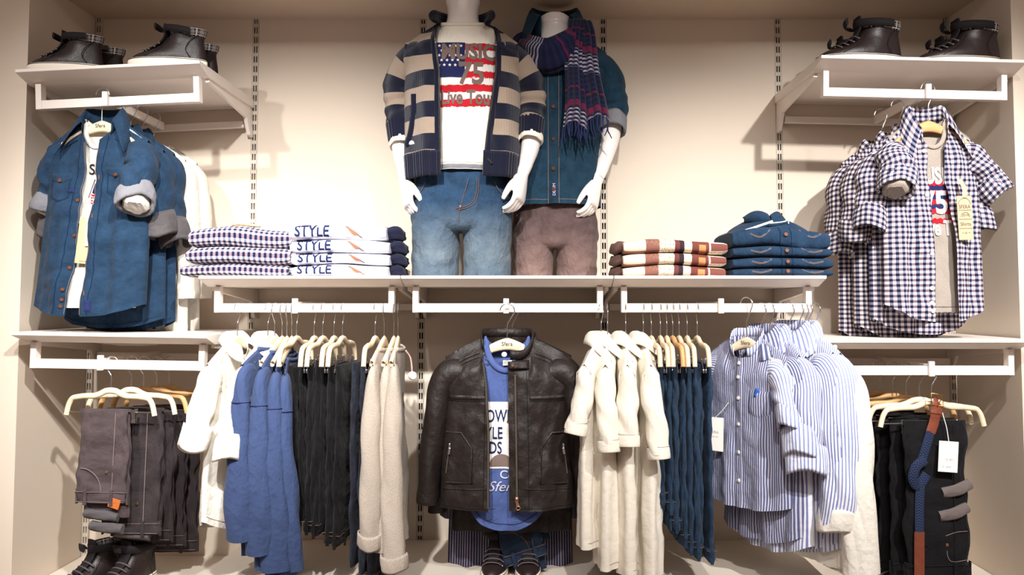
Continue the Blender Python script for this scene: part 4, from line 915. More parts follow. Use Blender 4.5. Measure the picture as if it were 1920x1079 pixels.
# --- denim-shirt mannequin
Y2 = -0.165; N2 = P(1040, 64, Y2); K2 = FPX/(CAM_D+Y2)
def rel2(px, py, dy=0.0): q = P(px, py, Y2+dy); return (q.x-N2.x, dy, q.z-N2.z)
arm2R = dict(p=[rel2(975, 125, .0), rel2(952, 150, .01), rel2(940, 210, .03), rel2(948, 290, .02), rel2(958, 335, .02), rel2(960, 352, .02)],
             r=[(.030, .035), (.033, .036), (.032, .034), (.030, .030), (.022, .022), (.0185, .019)], palm=(.9, .42, 0), th=-1, k=1.1)
arm2L = dict(p=[rel2(1112, 128, .0), rel2(1138, 160, .005), rel2(1149, 215, .015), rel2(1143, 262, -.01), rel2(1128, 315, -.045), rel2(1119, 340, -.06)],
             r=[(.030, .035), (.033, .036), (.033, .035), (.0315, .032), (.023, .023), (.0185, .019)], palm=(-.92, .40, .0), th=1, hd=(-0.02, -0.025, -0.1), k=1.30)
mannequin('white headless mannequin wearing the denim shirt and scarf', N2, [arm2R, arm2L], 0.042)
t2 = trousers('trousers', 'faded brown trousers worn by the mannequin in denim shirt', (P(1041, 380, Y2).x, Y2, P(1041, 380, Y2).z), 'trouser_brown', 0.140, [(-0.071, -0.074, 0.066), (0.070, 0.069, 0.066)], S_MC.z(0)-P(1041, 380, Y2).z+0.001, 8, 0.09)
rs = thing('denim_shirt', 'teal blue denim shirt buttoned on the mannequin with the scarf', 'shirt', N2)
sh2 = Top(rs, 'denim_teal', Ws=0.170, Wc=0.152, Wh=0.150, L=0.575, D=0.098, Dh=0.108, nw=0.070, nd=0.056, nf=0.045, nb=-0.010, drop=0.062, fold=0.005, fk=2.2, wr=0.0045, seed=21, arm=0.04)
sh2.body(54, 54); sh2.collar('denim_teal', 0.082, 0.075, 0.02, 142, 0.020)
sh2.strip(-0.16, 0.07, 0.02, 1.0, 'placket', 'denim_teal', 0.003)
for xx in (-0.155, 0.065): 
    t = np.linspace(0.02, 1, 40); mb = MB(); mb.tube(sh2.P(np.full(40, xx), t, -1, 0.003), 0.0009, 5); mb.build('placket_stitch', 'stitch_grey', rs)
for py in (128, 200, 262, 318, 357): q = P(1020, py, Y2-0.1); sh2.button(-0.052+0.045, q.z-N2.z, 0.0065, 'button', 0.004)
sh2.patch(-0.016, 0.004, -0.508, -0.556, 'hem_label', 'ink_navy', 0.0045, 6, 8); sh2.text('DENIM', -0.006, -0.532, 0.013, 'ink_silver', 'hem_label_text', off=0.006, rot=PI/2)
sh2.hemline('stitch_grey', 0.014, 0.0008)
e = sh2.sleeve(-1, rel_tip(sh2, -1, [rel2(955, 135, .0), rel2(944, 180, .02), rel2(941, 225, .03)]), [(.048, .058), (.045, .05), (.044, .046)])
sh2.roll(e, 'lining_grey', 0.05, 0.006)
e = sh2.sleeve(1, rel_tip(sh2, 1, [rel2(1134, 130, .0), rel2(1147, 170, .012), rel2(1151, 205, .015), rel2(1148, 236, 0.0)]), [(.050, .06), (.047, .052), (.045, .049), (.042, .045)], fold=0.07, bunch=0.04, n=30, m=44)
sh2.roll(e, 'lining_grey', 0.046, 0.006, 1.02)
# scarf: loop round the neck and two hanging tails with tassels
rk = thing('striped_scarf', 'navy scarf with white and maroon stripes around the mannequin neck', 'scarf', N2)
def pleat(th, l): return 0.10*np.sin(6*th+3*l)+0.05*np.sin(11*th+8*l)
mb = MB(); mb.tube([(0.03, 0.075, 0.016), (-0.055, 0.058, 0.006), (-0.105, 0.0, -0.034), (-0.078, -0.090, -0.088), (-0.02, -0.138, -0.118), (0.045, -0.125, -0.080), (0.088, -0.052, -0.018), (0.078, 0.03, 0.012), (0.03, 0.075, 0.016)],
                   [(.026, .016), (.028, .017), (.034, .02), (.046, .022), (.050, .024), (.044, .023), (.036, .02), (.028, .018), (.026, .016)], 40, 80, (0.0, 0.75, 0.35), False, pleat, (0, -0.03)); mb.build('neck_loop', 'scarf', rk)
def tail(x0, xb, w0, wb, zb, y0, yb, seed, vo):
    m, n = 60, 40; v = np.linspace(0, 1, m)[:, None]; u = np.linspace(-0.5, 0.5, n)[None, :]
    z = 0.030*(1-v)**2*0 + 0.02 + (zb-0.02)*v; X = x0+(xb-x0)*v**0.8 + u*(w0+(wb-w0)*v) + 0.004*np.sin(7*v+seed)
    Y = y0+(yb-y0)*np.sqrt(v) - 0.012*np.cos(u*PI) + 0.009*np.sin(u*22+seed+2*v)*(0.6+0.4*v) + 0.03*np.clip(0.12-v, 0, 1)*8*0.5
    Z = z+0*u + 0.012*np.sin(u*5+seed)*v
    X, Y, Z = np.broadcast_arrays(X, Y, Z); mb = MB(); mb.grid(np.stack([X, Y, Z], -1), np.stack([u*0.12+0*v, (v*(zb-0.02))+0*u+vo], -1)); o = mb.build('tail', 'scarf', rk)
    md = o.modifiers.new('solid', 'SOLIDIFY'); md.thickness = 0.003
    for k in range(11):
        i = int(1+k*(n-3)/10); p = np.array([X[-1, i], Y[-1, i], Z[-1, i]]); rr = random.Random(seed*31+k)
        mb = MB(); L = 0.045+rr.random()*0.025
        mb.tube([p+np.array((0, 0, 0.004)), p+np.array((rr.uniform(-.006, .006), rr.uniform(-.006, .004), -L*0.5)), p+np.array((rr.uniform(-.012, .012), rr.uniform(-.008, .004), -L))], [(.0026, .0026), (.0024, .0024), (.0014, .0014)], 6, 10, (1, 0, 0), True, lambda th, l: 0.25*np.sin(40*l+th)); mb.build('tassel', 'tassel', rk)
tail(0.080, 0.118, 0.055, 0.085, -0.320, -0.075, -0.150, 1, 0.02)
tail(0.066, 0.056, 0.045, 0.075, -0.340, -0.085, -0.158, 2, 0.0)
# ------------------------------------------------------------------ upper left: denim shirts on the hanging arm
def pocket_flap(top, x0, x1, z0, mat, st, btn='button', h=0.062, label=None):
    pk = top.patch(x0, x1, z0-0.014, z0-0.014-h, 'chest_pocket', mat, 0.003, 12, 12, shape=lambda U, V: (U, V*(1-0.18*np.abs(2*U-1)**1.2*(V > 0.5))))
    top.patch(x0-0.002, x1+0.002, z0, z0-0.032, 'pocket_flap', mat, 0.006, 12, 8, parent=pk, shape=lambda U, V: (U, V*(1-0.42*np.abs(2*U-1)**1.3)))
    zb = z0-0.014-h; xm = (x0+x1)/2
    top.line([(x0+.002, z0-0.02), (x0+.002, zb+0.012), (xm, zb+0.001), (x1-.002, zb+0.012), (x1-.002, z0-0.02)], 'pocket_stitch', st, 0.0008, 0.0042, parent=pk)
    top.button(xm, z0-0.022, 0.006, btn, 0.007, parent=pk)
YD = YR-0.005
q = P(191, 226, YD); LD = (q.x, YD, q.z)
hanger('pale wooden hanger stamped with lettering inside the front denim shirt', LD, -0.10, 'shirt', half=0.115, h=0.078, text=True)
r = thing('printed_tee', 'white tee with small flag print inside the front denim shirt', 'tee', LD, -0.10)
te = Top(r, 'white_cloth', Ws=0.13, Wc=0.125, Wh=0.120, L=0.560, D=0.020, Dh=0.03, nw=0.048, nd=0.020, nf=0.085, nb=0.022, drop=0.05, fold=0.003, seed=31); te.body(); te.rib('white_cloth', 0.007)
zf = -0.215
te.line([(-0.004, zf+0.035), (-0.022, zf-0.02)], 'flag_pole', 'ink_dark', 0.0010, 0.002)
te.patch(-0.004, 0.020, zf+0.022, zf-0.006, 'flag_canton', 'ink_navy', 0.0025, 8, 6, shape=lambda U, V: (U-0.25*V, V+0.25*U), rimless=True)
for k in range(4): te.patch(-0.014, 0.022, zf-0.008-k*0.008, zf-0.012-k*0.008, 'flag_stripe', 'ink_red', 0.0025, 14, 2, shape=lambda U, V: (U, V+1.2*U+0.6*np.sin(U*9)), rimless=True)
te.text('SA', 0.002, -0.150, 0.044, 'ink_dark', off=0.003, bold=0.01)
te.text('C', 0.0, -0.278, 0.04, 'ink_rust', off=0.003)
r = thing('denim_shirt', 'front blue denim shirt hanging open over a white tee, upper left', 'shirt', LD, -0.10, 'denim shirts on the upper left arm')
def dgap(t): return np.interp(t, [0, .15, .5, 1], [.16, .14, .18, .27]), np.interp(t, [0, .15, .5, 1], [.14, .10, .08, .07])
ds = Top(r, 'denim_shirt', Ws=0.150, Wc=0.158, Wh=0.172, L=0.585, D=0.040, Dh=0.058, nw=0.052, nd=0.042, nf=0.072, nb=0.0, drop=0.062, tail=0.035, gap=dgap, fold=0.010, fk=2.6, wr=0.0055, seed=33, sway=-0.022)
ds.body(56, 56)
ds.strip(lambda t: -dgap(t)[0], lambda t: -dgap(t)[0]-0.15, 0.0, 1.0, 'placket', 'denim_shirt', 0.003); ds.strip(lambda t: dgap(t)[1], lambda t: dgap(t)[1]+0.15, 0.0, 1.0, 'placket', 'denim_shirt', 0.003)
for sg in (-1, 1):
    t = np.linspace(0.02, 0.99, 50); g = dgap(t); sv = (-g[0]-0.145) if sg < 0 else (g[1]+0.145); mb = MB(); mb.tube(ds.P(sv, t, -1, 0.0025), 0.0009, 5); mb.build('placket_stitch', 'stitch_blue', r)
    sv = (-g[0]-0.01) if sg < 0 else (g[1]+0.01); mb = MB(); mb.tube(ds.P(sv, t, -1, 0.003), 0.0008, 5); mb.build('placket_stitch', 'stitch_grey', r)
ds.collar('denim_shirt', 0.040, 0.078, 0.040, (125, 122), 0.036)
pocket_flap(ds, -0.122, -0.062, -0.165, 'denim_shirt', 'stitch_blue', h=0.07); pocket_flap(ds, 0.050, 0.105, -0.150, 'denim_shirt', 'stitch_blue', h=0.07)
for tt in (0.36, 0.56, 0.74, 0.86, 0.915, 0.95):
    p = ds.P(np.array([-dgap(np.array([tt]))[0][0]-0.06]), np.array([tt]), -1)[0]; ds.button(p[0], p[2], 0.0058, 'button', 0.004)
for tt in (0.22, 0.44, 0.87):
    p = ds.P(np.array([dgap(np.array([tt]))[1][0]+0.07]), np.array([tt]), -1, 0.0045)[0]; mb = MB(); mb.box(p, (0.003, 0.002, 0.013)); mb.build('buttonhole', 'stitch', r, False)
ds.patch(0.008, 0.026, -0.535, -0.572, 'hem_label', 'ink_navy', 0.005, 6, 8); ds.patch(-0.072, -0.045, -0.212, -0.224, 'pocket_label', 'ink_navy', 0.005, 6, 4)
for sx in (-1, 1):                                   # shoulder yoke seams
    ds.line([(sx*0.060, -0.062), (sx*0.10, -0.085), (sx*0.140, -0.10)], 'yoke_seam', 'stitch_blue', 0.0011, 0.002, 14)
e = ds.sleeve(1, [(-0.012, -0.020, -0.055), (-0.002, -0.045, -0.13), (0.004, -0.062, -0.185)], [(.042, .058), (.040, .052), (.037, .047)], seed=2)
ds.roll((e[0], np.array((0.25, -0.45, -0.8)), (.036, .043)), 'lining_grey', 0.052, 0.009, 1.05, inner='white_cloth', tilt=0.1)
e = ds.sleeve(-1, [(-0.004, 0.01, -0.05), (0.012, 0.02, -0.13), (0.022, 0.02, -0.19)], [(.040, .058), (.036, .050), (.032, .043)], seed=4)
ds.roll((e[0], np.array((-0.45, -0.1, -0.8)), (.032, .040)), 'lining_grey', 0.050, 0.008, 1.05, inner='white_cloth')
# swing tags, hung in the opening
def swing_tag(root, c, w, h, mat, name, tilt=0.0, yaw=0.0, lines=(), string=None, ink='ink_dark'):
    R = Matrix.Rotation(yaw, 4, 'Z') @ Matrix.Rotation(tilt, 4, 'Y'); mb = MB(); mb.box(c, (w, 0.0012, h), R); o = mb.build(name, mat, root, False, bevel=0.0005)
    Rm = np.array(R.to_3x3())
    for (txt, x, z, size, *k) in lines:
        V, F = text_mesh(txt, size, 0.0, 0.0, k[0] if k else 1.0); V3 = np.stack([V[:, 0]+x, np.full(len(V), -0.0011), V[:, 1]+z], -1) @ Rm.T + np.array(c); mb = MB(); mb.add(V3, F); mb.build('tag_print', ink, o, False)
    if string is not None:
        top = np.array((0, -0.001, h/2-0.005)) @ Rm.T + np.array(c); mb = MB(); mb.tube([np.array(string), (np.array(string)+top)/2+np.array((0.003, 0, 0)), top], 0.0010, 5, 10, (0, 1, 0)); mb.build('tag_string', 'card_white', o)
    return o
swing_tag(r, (0.000, -0.045, -0.365), 0.070, 0.135, 'card_tan', 'brand_tag', 0.10, 0, [('www.sfera.com', 0.0, -0.060, 0.007)], (0.01, -0.04, -0.24), 'ink_brown')
swing_tag(r, (0.010, -0.050, -0.335), 0.034, 0.092, 'card_white', 'price_tag', 0.03, 0, [('2-3', 0.0, 0.018, 0.014), ('||||||||', 0.002, 0.0, 0.013), ('P  1', 0.0, -0.028, 0.012)], (0.01, -0.045, -0.24))

# shirts behind the front one
def hung_shirt(name, label, cat, mat, loc, yaw, group, seed, collar=True, band=False, Ls=0.52, sl=None, cuff=None, cuffmat=None, both=True, collar_mat=None, sleeve_r=None, hem=None, open_gap=None, inner=None, far=True, cuff_h=0.05, cuff_t=0.007, neckrib=None, fall=0.042, **kw):
    r = thing(name, label, cat, loc, yaw, group)
    T = Top(r, mat, L=Ls, seed=seed, gap=open_gap, **kw); T.body(36, 40)
    if collar: T.collar(collar_mat or mat, 0.028, fall, 0.02, 150, 0.02, band=band)
    if neckrib: T.rib(neckrib)
    sl = sl or [(0.0, 0, -0.06), (0.012, 0, -0.18), (0.008, -0.01, -0.40)]; rd = sleeve_r or [(.036, .056), (.032, .050), (.026, .042)]
    for sx in ((1, -1) if far else (1,)):
        e = T.sleeve(sx, sl, rd, seed=sx*3+3)
        if cuff: T.roll(e, cuffmat or mat, cuff_h, cuff_t, 1.04, inner=inner)
    if hem: T.hemline(hem, 0.018, 0.0008)
    return T
arm_at = lambda arm, y: (arm[0], y, arm[1])
for k, (y, x) in enumerate(((-0.30, 0.005), (-0.245, 0.012))):
    L = (LD[0]+x, y, LD[2]-0.012)
    hanger(('pale wooden hanger of the second denim shirt, upper left', 'pale wooden hanger of the rearmost denim shirt, upper left')[k], L, -0.12, 'shirt', half=0.115, h=0.085)
    T = hung_shirt('denim_shirt', ('second blue denim shirt on the upper left arm, dark rolled cuffs', 'rearmost blue denim shirt on the upper left arm')[k], 'shirt', 'denim_shirt', L, -0.12, 'denim shirts on the upper left arm', 40+k, True, False, 0.61+0.01*k,
                   [(-0.008, -0.02, -0.07), (0.006, -0.035, -0.16), (0.020+0.012*k, -0.040, -0.245-0.02*k)], True, 'lining_dark', sleeve_r=[(.042, .056), (.040, .050), (.036, .044)], Ws=0.150, Wc=0.160, Wh=0.165, D=0.028, Dh=0.035, tail=0.03, drop=0.062, nw=0.05, nd=0.03, cuff_h=0.065)
    T.hemline('stitch_blue', 0.012)
for k, y in enumerate((-0.185, -0.12)):
    L = (LD[0]+0.016+0.01*k, y, LD[2]-0.022)
    hanger(('amber wooden hanger of the first white shirt, upper left', 'amber wooden hanger of the white shirt nearest the wall, upper left')[k], L, -0.12, 'shirt', half=0.12, h=0.09, wood='wood2')
    hung_shirt('white_shirt', ('white shirt hanging directly behind the denim shirts', 'white shirt nearest the wall behind the denim shirts')[k], 'shirt', 'white_cloth', L, -0.12, 'white shirts on the upper left arm', 46+k, False, False, 0.66, [(0.0, 0, -0.07), (0.02, -0.01, -0.22), (0.03, -0.01, -0.45)], Ws=0.155, Wc=0.168, Wh=0.175, D=0.025, tail=0.02, drop=0.06, hem='ink_grey')

# ------------------------------------------------------------------ upper right: gingham shirts
q = P(1741, 226, YD); LG = (q.x, YD, q.z)
hanger('pale wooden hanger inside the front gingham shirt, upper right', LG, 0.06, 'shirt', half=0.115, h=0.095, wood='wood2')
r = thing('printed_tee', 'grey marl tee with flag print inside the front gingham shirt', 'tee', LG, 0.06)
tg = Top(r, 'grey_tee', Ws=0.125, Wc=0.12, Wh=0.112, L=0.575, D=0.020, Dh=0.028, nw=0.048, nd=0.022, nf=0.085, nb=0.02, drop=0.05, fold=0.003, seed=51); tg.body(); tg.rib('grey_tee')
tg.patch(-0.062, 0.055, -0.185, -0.275, 'flag_canton', 'ink_navy', 0.0014, 20, 10, rimless=True)
for k in range(5): tg.patch(-0.02, 0.055, -0.185-k*0.028, -0.199-k*0.028, 'flag_stripe', 'ink_red', 0.0020, 20, 3, shape=lambda U, V, k=k: (U, V+0.12*np.sin(U*30+k)), rimless=True)
tg.text('MUSIC', 0.0, -0.170, 0.068, 'ink_white', bold=0.03, squeeze=0.66); tg.text('75', 0.0, -0.250, 0.094, 'ink_white', bold=0.03, squeeze=0.8); tg.text('Live T', 0.0, -0.325, 0.062, 'ink_white', bold=0.03, squeeze=0.6)
tg.hemline('lining_dark', 0.018); tg.patch(-0.11, 0.09, -0.572, -0.592, 'under_hem', 'lining_dark', 0.0004, 20, 4)
r = thing('gingham_shirt', 'front gingham shirt hanging open over a grey tee, upper right', 'shirt', LG, 0.06, 'gingham shirts on the upper right arm')
def ggap(t): return np.interp(t, [0, .2, .5, 1], [.20, .17, .16, .20]), np.interp(t, [0, .2, .5, 1], [.18, .16, .24, .26])
gs = Top(r, 'gingham', Ws=0.135, Wc=0.148, Wh=0.150, L=0.600, D=0.040, Dh=0.058, nw=0.05, nd=0.044, nf=0.095, nb=-0.005, drop=0.062, tail=0.05, gap=ggap, fold=0.011, fk=2.8, wr=0.0055, seed=53)
gs.body(56, 56)
gs.strip(lambda t: -ggap(t)[0], lambda t: -ggap(t)[0]-0.15, 0.0, 1.0, 'placket', 'gingham', 0.003); gs.strip(lambda t: ggap(t)[1], lambda t: ggap(t)[1]+0.15, 0.0, 1.0, 'placket', 'gingham', 0.003)
gs.collar('gingham', 0.044, 0.078, 0.050, (134, 122), 0.034)
for tt in (0.06, 0.30, 0.63, 0.82, 0.90, 0.945):
    p = gs.P(np.array([-ggap(np.array([tt]))[0][0]-0.07]), np.array([tt]), -1)[0]; gs.button(p[0], p[2], 0.0062, 'button_white', 0.004)
e = gs.sleeve(-1, [(-0.012, -0.025, -0.05), (-0.004, -0.05, -0.10), (0.002, -0.062, -0.135)], [(.044, .058), (.043, .055), (.040, .052)], seed=3)
gs.roll((e[0], np.array((-0.3, -0.35, -0.8)), (.038, .046)), 'gingham', 0.058, 0.008, 1.05, inner='grey_tee')
e = gs.sleeve(1, [(0.0, -0.01, -0.05), (0.022, -0.015, -0.10), (0.042, -0.02, -0.145)], [(.042, .056), (.040, .052), (.036, .046)], seed=5)
gs.roll((e[0], np.array((0.5, -0.1, -0.7)), (.034, .042)), 'gingham', 0.055, 0.008, 1.05)
tgt = swing_tag(r, (0.058, -0.075, -0.300), 0.047, 0.128, 'card_kraft', 'brand_tag', -0.04, 0.1, [('SFERA', 0.0, 0.032, 0.015, 0.9), ('2014', 0.0, 0.008, 0.011), ('Shirts', 0.0, -0.018, 0.015), ('~ o ~', 0.0, -0.044, 0.012)], None, 'ink_brown')
mb = MB(); a = np.linspace(0, PI, 16); R2 = np.array((Matrix.Rotation(0.1, 4, 'Z') @ Matrix.Rotation(-0.04, 4, 'Y')).to_3x3())
for z0, rr in ((0.038, 0.019), (0.002, 0.014)): mb.tube(np.stack([rr*np.cos(a), np.full(16, -0.0012), z0+rr*np.sin(a)], -1) @ R2.T + np.array((0.058, -0.075, -0.300)), 0.0005, 4, None, (0, 1, 0))
for z0 in (0.022, -0.004, -0.031): mb.tube(np.array([(-0.021, -0.0012, z0), (0.021, -0.0012, z0)]) @ R2.T + np.array((0.058, -0.075, -0.300)), 0.0005, 4)
mb.build('tag_border', 'ink_brown', tgt)
mb = MB(); mb.tube([(0.055, -0.058, -0.185), (0.060, -0.073, -0.215), (0.057, -0.077, -0.242)], [(.007, .001)]*3, 8, 12, (0, 1, 0)); mb.build('tag_ribbon', 'card_tan', tgt)
for k, (y, lab, hl) in enumerate(((-0.325, 'second gingham shirt on the upper right arm, dangling rolled cuffs', 'wooden hanger of the second gingham shirt'), (-0.265, 'third gingham shirt on the upper right arm', 'wooden hanger of the third gingham shirt'), (-0.195, 'rearmost gingham shirt on the upper right arm, nearest the wall', 'wooden hanger of the rearmost gingham shirt'))):
    L = (LG[0]-0.012-0.022*k, y, LG[2]-0.014-0.012*k); yw = 0.10
    hanger(hl, L, yw, 'shirt', half=0.115, h=0.1)
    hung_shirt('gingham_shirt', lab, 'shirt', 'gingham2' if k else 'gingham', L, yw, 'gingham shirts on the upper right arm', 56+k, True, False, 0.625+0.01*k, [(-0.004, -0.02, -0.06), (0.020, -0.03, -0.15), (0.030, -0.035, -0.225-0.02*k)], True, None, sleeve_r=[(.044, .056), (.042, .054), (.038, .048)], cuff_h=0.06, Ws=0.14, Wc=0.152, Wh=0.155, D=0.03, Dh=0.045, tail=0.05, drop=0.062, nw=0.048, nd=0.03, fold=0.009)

# ------------------------------------------------------------------ centre: leather jacket
YJ = YR-0.045
q = P(951, 634, YJ); LJ = (q.x, YJ, q.z)
hanger('pale wooden hanger stamped with lettering in the leather jacket', LJ, 0.0, 'shirt', half=0.125, h=0.078, text=True)
r = thing('printed_tee', 'blue tee with white print showing inside the leather jacket', 'tee', LJ); r.scale = (1, 1, 0.945)
tb = Top(r, 'tee_blue', Ws=0.135, Wc=0.125, Wh=0.118, L=0.572, D=0.030, Dh=0.045, nw=0.062, nd=0.030, nf=0.098, nb=0.04, drop=0.05, tail=0.075, fold=0.004, fk=2.0, seed=61); tb.body(50, 56); tb.rib('tee_blue', 0.009); tb.hemline('ink_navy', 0.02)
tb.patch(-0.085, 0.075, -0.190, -0.388, 'print_block', 'ink_white', 0.0016, 24, 20, rimless=True)
tb.text('COWBOY', -0.008, -0.232, 0.052, 'ink_navy', bold=0.012, squeeze=0.62); tb.text('STYLE', -0.052, -0.282, 0.050, 'ink_navy', bold=0.012, squeeze=0.62); tb.text('KIDS', -0.045, -0.326, 0.050, 'ink_navy', bold=0.012, squeeze=0.62)
tb.patch(-0.05, 0.02, -0.345, -0.382, 'print_hat', 'ink_taupe', 0.0026, 14, 6, shape=lambda U, V: (U, 1-(1-V)*np.sqrt(np.clip(1-(2*U-1)**2, 0.02, 1))), rimless=True)
tb.patch(0.0, 0.018, -0.245, -0.262, 'print_mark', 'ink_rust', 0.0028, 6, 3, shape=lambda U, V: (U, V*0.4+0.6*U), rimless=True)
tb.text('Co', 0.002, -0.405, 0.034, 'ink_silver', bold=0.01); tb.text('Sfera', -0.010, -0.440, 0.042, 'ink_silver', shear=0.35)
mb = MB(); mb.disc((-0.008, -0.012, -0.050), (0, -1, 0), 0.008, 0.004, 18); mb.build('size_disc', 'card_white', r)
mb = MB(); mb.box((0.0, 0.020, -0.078), (0.026, 0.002, 0.016)); mb.build('neck_label', 'card_white', r, False)
r = thing('leather_jacket', 'dark brown leather biker jacket hanging open in the centre', 'jacket', LJ); r.scale = (1, 1, 0.93)
def jgap(t): return np.interp(t, [0, .08, .2, .5, 1], [.40, .38, .32, .27, .26]), np.interp(t, [0, .1, .5, 1], [.02, .02, .035, .045])
jk = Top(r, 'leather', Ws=0.178, Wc=0.182, Wh=0.192, L=0.515, D=0.055, Dh=0.072, nw=0.072, nd=0.050, nf=0.070, nb=0.0, drop=0.058, gap=jgap, fold=0.004, fk=2.2, wr=0.0034, wf=40, seed=63, arm=0.028)
jk.body(64, 64)
# stand collar: band round the neck with a snap tab crossing to the right
o = jk.collar('leather', 0.030, 0, 0, (112, 172), 0, band=True, thick=0.004)
for sx, x0 in ((-1, 0.066), (1, 0.066)):             # shoulder panels with double seams
    jk.line([(sx*0.080, -0.045), (sx*0.12, -0.062), (sx*0.165, -0.092)], 'shoulder_seam', 'leather', 0.0036, 0.001, 16); jk.line([(sx*0.080, -0.056), (sx*0.12, -0.074), (sx*0.165, -0.106)], 'shoulder_seam', 'leather', 0.0032, 0.001, 16)
    jk.line([(sx*0.066, -0.03), (sx*0.072, -0.062), (sx*0.085, -0.085)], 'shoulder_seam', 'leather', 0.002, 0.001, 12)
    a, b = (-0.165, -0.058) if sx < 0 else (0.064, 0.172)
    jk.patch(a, b, -0.172, -0.186, 'chest_welt', 'leather', 0.004, 20, 5); jk.line([(a, -0.188), (b, -0.188)], 'chest_seam', 'stitch_black', 0.0014, 0.001, 20)
    pts = [(sx*0.170, -0.285), (sx*0.128, -0.285), (sx*0.098, -0.328), (sx*0.098, -0.432), (sx*0.172, -0.438)]
    jk.line(pts, 'pocket_seam', 'leather', 0.0034, 0.0012); jk.line([(x-sx*0.004, z-0.003) for x, z in pts], 'pocket_seam', 'stitch_black', 0.0010, 0.0012)
    zz = [(sx*0.160, -0.318), (sx*0.166, -0.36), (sx*0.172, -0.41)]
    jk.line(zz, 'pocket_zip', 'zip', 0.0020, 0.002, 14)
    p = jk.at(np.array([sx*0.161]), np.array([-0.325]), 0.006)[0]; mb = MB(); mb.box(p, (0.006, 0.004, 0.012)); mb.box(p+np.array((0.001*sx, -0.001, -0.016)), (0.007, 0.0022, 0.020), Matrix.Rotation(-0.15*sx, 4, 'Y')); mb.build('zip_pull', 'steel', r, False, bevel=0.001)
    jk.line([(sx*0.056 if sx > 0 else -0.062, -0.10), (sx*0.062, -0.30), (sx*0.064, -0.51)], 'front_seam', 'stitch_black', 0.0011, 0.0006, 30)
    jk.line([(sx*0.055, -0.448), (sx*0.12, -0.452), (sx*0.180, -0.455)], 'hem_seam', 'leather', 0.0018, 0.0008, 20); jk.line([(sx*0.03, -0.506), (sx*0.12, -0.506), (sx*0.185, -0.506)], 'hem_seam', 'stitch_black', 0.0010, 0.0008, 20)
for sg in (-1, 1):
    t = np.linspace(0.10, 0.97, 120); g = jgap(t); sv = -g[0]+0.0 if sg < 0 else g[1]+0.115
    mb = MB(); q = jk.P(sv, t, -1, 0.002)
    for p in q: mb.box(p, (0.0052, 0.003, 0.0024))
    m2 = MB(); m2.tube(q, np.tile([0.004, 0.0012], (120, 1)), 6, None, (0, 1, 0)); ztp = m2.build('zip_tape', 'black', r)
    mb.build('zip_teeth', 'zip', ztp, False, kind='stuff')
p = jk.P(np.array([0.155]), np.array([0.945]), -1, 0.006)[0]; mb = MB(); mb.box(p+np.array((0, 0, 0.012)), (0.010, 0.005, 0.016)); mb.tube([p+np.array((0, -0.001, 0.006)), p+np.array((0.003, -0.002, -0.006))], [(.004, .002), (.005, .002)], 10)
a = np.linspace(0, 2*PI, 17); mb.tube(np.stack([p[0]+0.004+0.0055*np.cos(a), np.full(17, p[1]-0.002), p[2]-0.013+0.0055*np.sin(a)], -1), 0.0018, 6); mb.build('zip_pull', 'copper', r)
# snap tab
jk.patch(0.004, 0.064, -0.066, -0.094, 'collar_tab', 'leather', 0.012, 14, 8)
p = jk.at(np.array([0.018]), np.array([-0.080]), 0.013)[0]; mb = MB(); mb.disc(p, (0, -1, 0), 0.0052, 0.003); mb.build('snap', 'copper', r)
p = jk.P(np.array([-0.33]), np.array([0.05]), -1, 0.004)[0]; mb = MB(); mb.disc(p, (-0.3, -1, 0), 0.0045, 0.003); mb.build('snap', 'steel', r)
for sx in (-1, 1):
    e = jk.sleeve(sx, [(-0.004, 0, -0.06), (0.022, 0.0, -0.17), (0.040, 0.0, -0.31), (0.050, 0.0, -0.44)], [(.038, .050), (.038, .048), (.035, .045), (.031, .041)], seed=sx+5, fold=0.08, m=44)
    c, d, rd = e; d = d/np.linalg.norm(d); mb = MB(); mb.tube([c-d*0.03, c-d*0.02, c+d*0.006, c+d*0.008], [(rd[0]*1.02, rd[1]*1.02), (rd[0]*1.06, rd[1]*1.06), (rd[0]*1.04, rd[1]*1.04), (rd[0]*0.9, rd[1]*0.9)], 20, 10, (0, 1, 0)); mb.build('sleeve_cuff', 'leather', r)
# behind the jacket on the same arm
L = (LJ[0]+0.012, YJ+0.085, LJ[2]-0.006)
hanger('wooden hanger of the jacket hidden behind the front leather jacket', L, 0.05, 'shirt', half=0.12, h=0.085)
hung_shirt('leather_jacket', 'second dark jacket mostly hidden behind the leather jacket', 'jacket', 'leather', L, 0.0, 'dark jackets on the centre arm', 65, True, True, 0.565, [(0, 0, -0.06), (0.03, 0, -0.2), (0.045, 0, -0.46)], Ws=0.178, Wc=0.178, Wh=0.178, D=0.03, nw=0.07, nd=0.03)
L = (LJ[0]+0.004, YJ+0.20, LJ[2]-0.03)
hanger('wooden hanger of the navy pinstripe shirt behind the jackets', L, 0.05, 'shirt', half=0.12, h=0.1)
hung_shirt('pinstripe_shirt', 'navy pinstripe shirt hem showing below the leather jacket', 'shirt', 'pin_navy', L, 0.0, None, 67, True, True, 0.735, [(0, 0, -0.06), (0.012, 0, -0.2), (0.02, 0, -0.48)], Ws=0.172, Wc=0.185, Wh=0.195, D=0.035, Dh=0.05, tail=0.02, fold=0.012, nw=0.06, nd=0.03)
p = P(946, 992, -0.36)
r = folded_jeans('dark jeans dangling waistband-first below the leather jacket hem', (p.x, -0.365, p.z+0.16), 0.25, 'denim_dark', 0.12, 0.255, 0.032, 70, None, True, rot=(0, -0.25, 0.2), patch=False)
p = P(1012, 940, -0.34)
folded_jeans('dark jeans behind the blue tee, right of the dangling waistband', (p.x, -0.335, p.z+0.13), -0.2, 'denim_dark', 0.10, 0.19, 0.03, 72, None, False, cuffs=1, rot=(0, 0.1, -0.2))
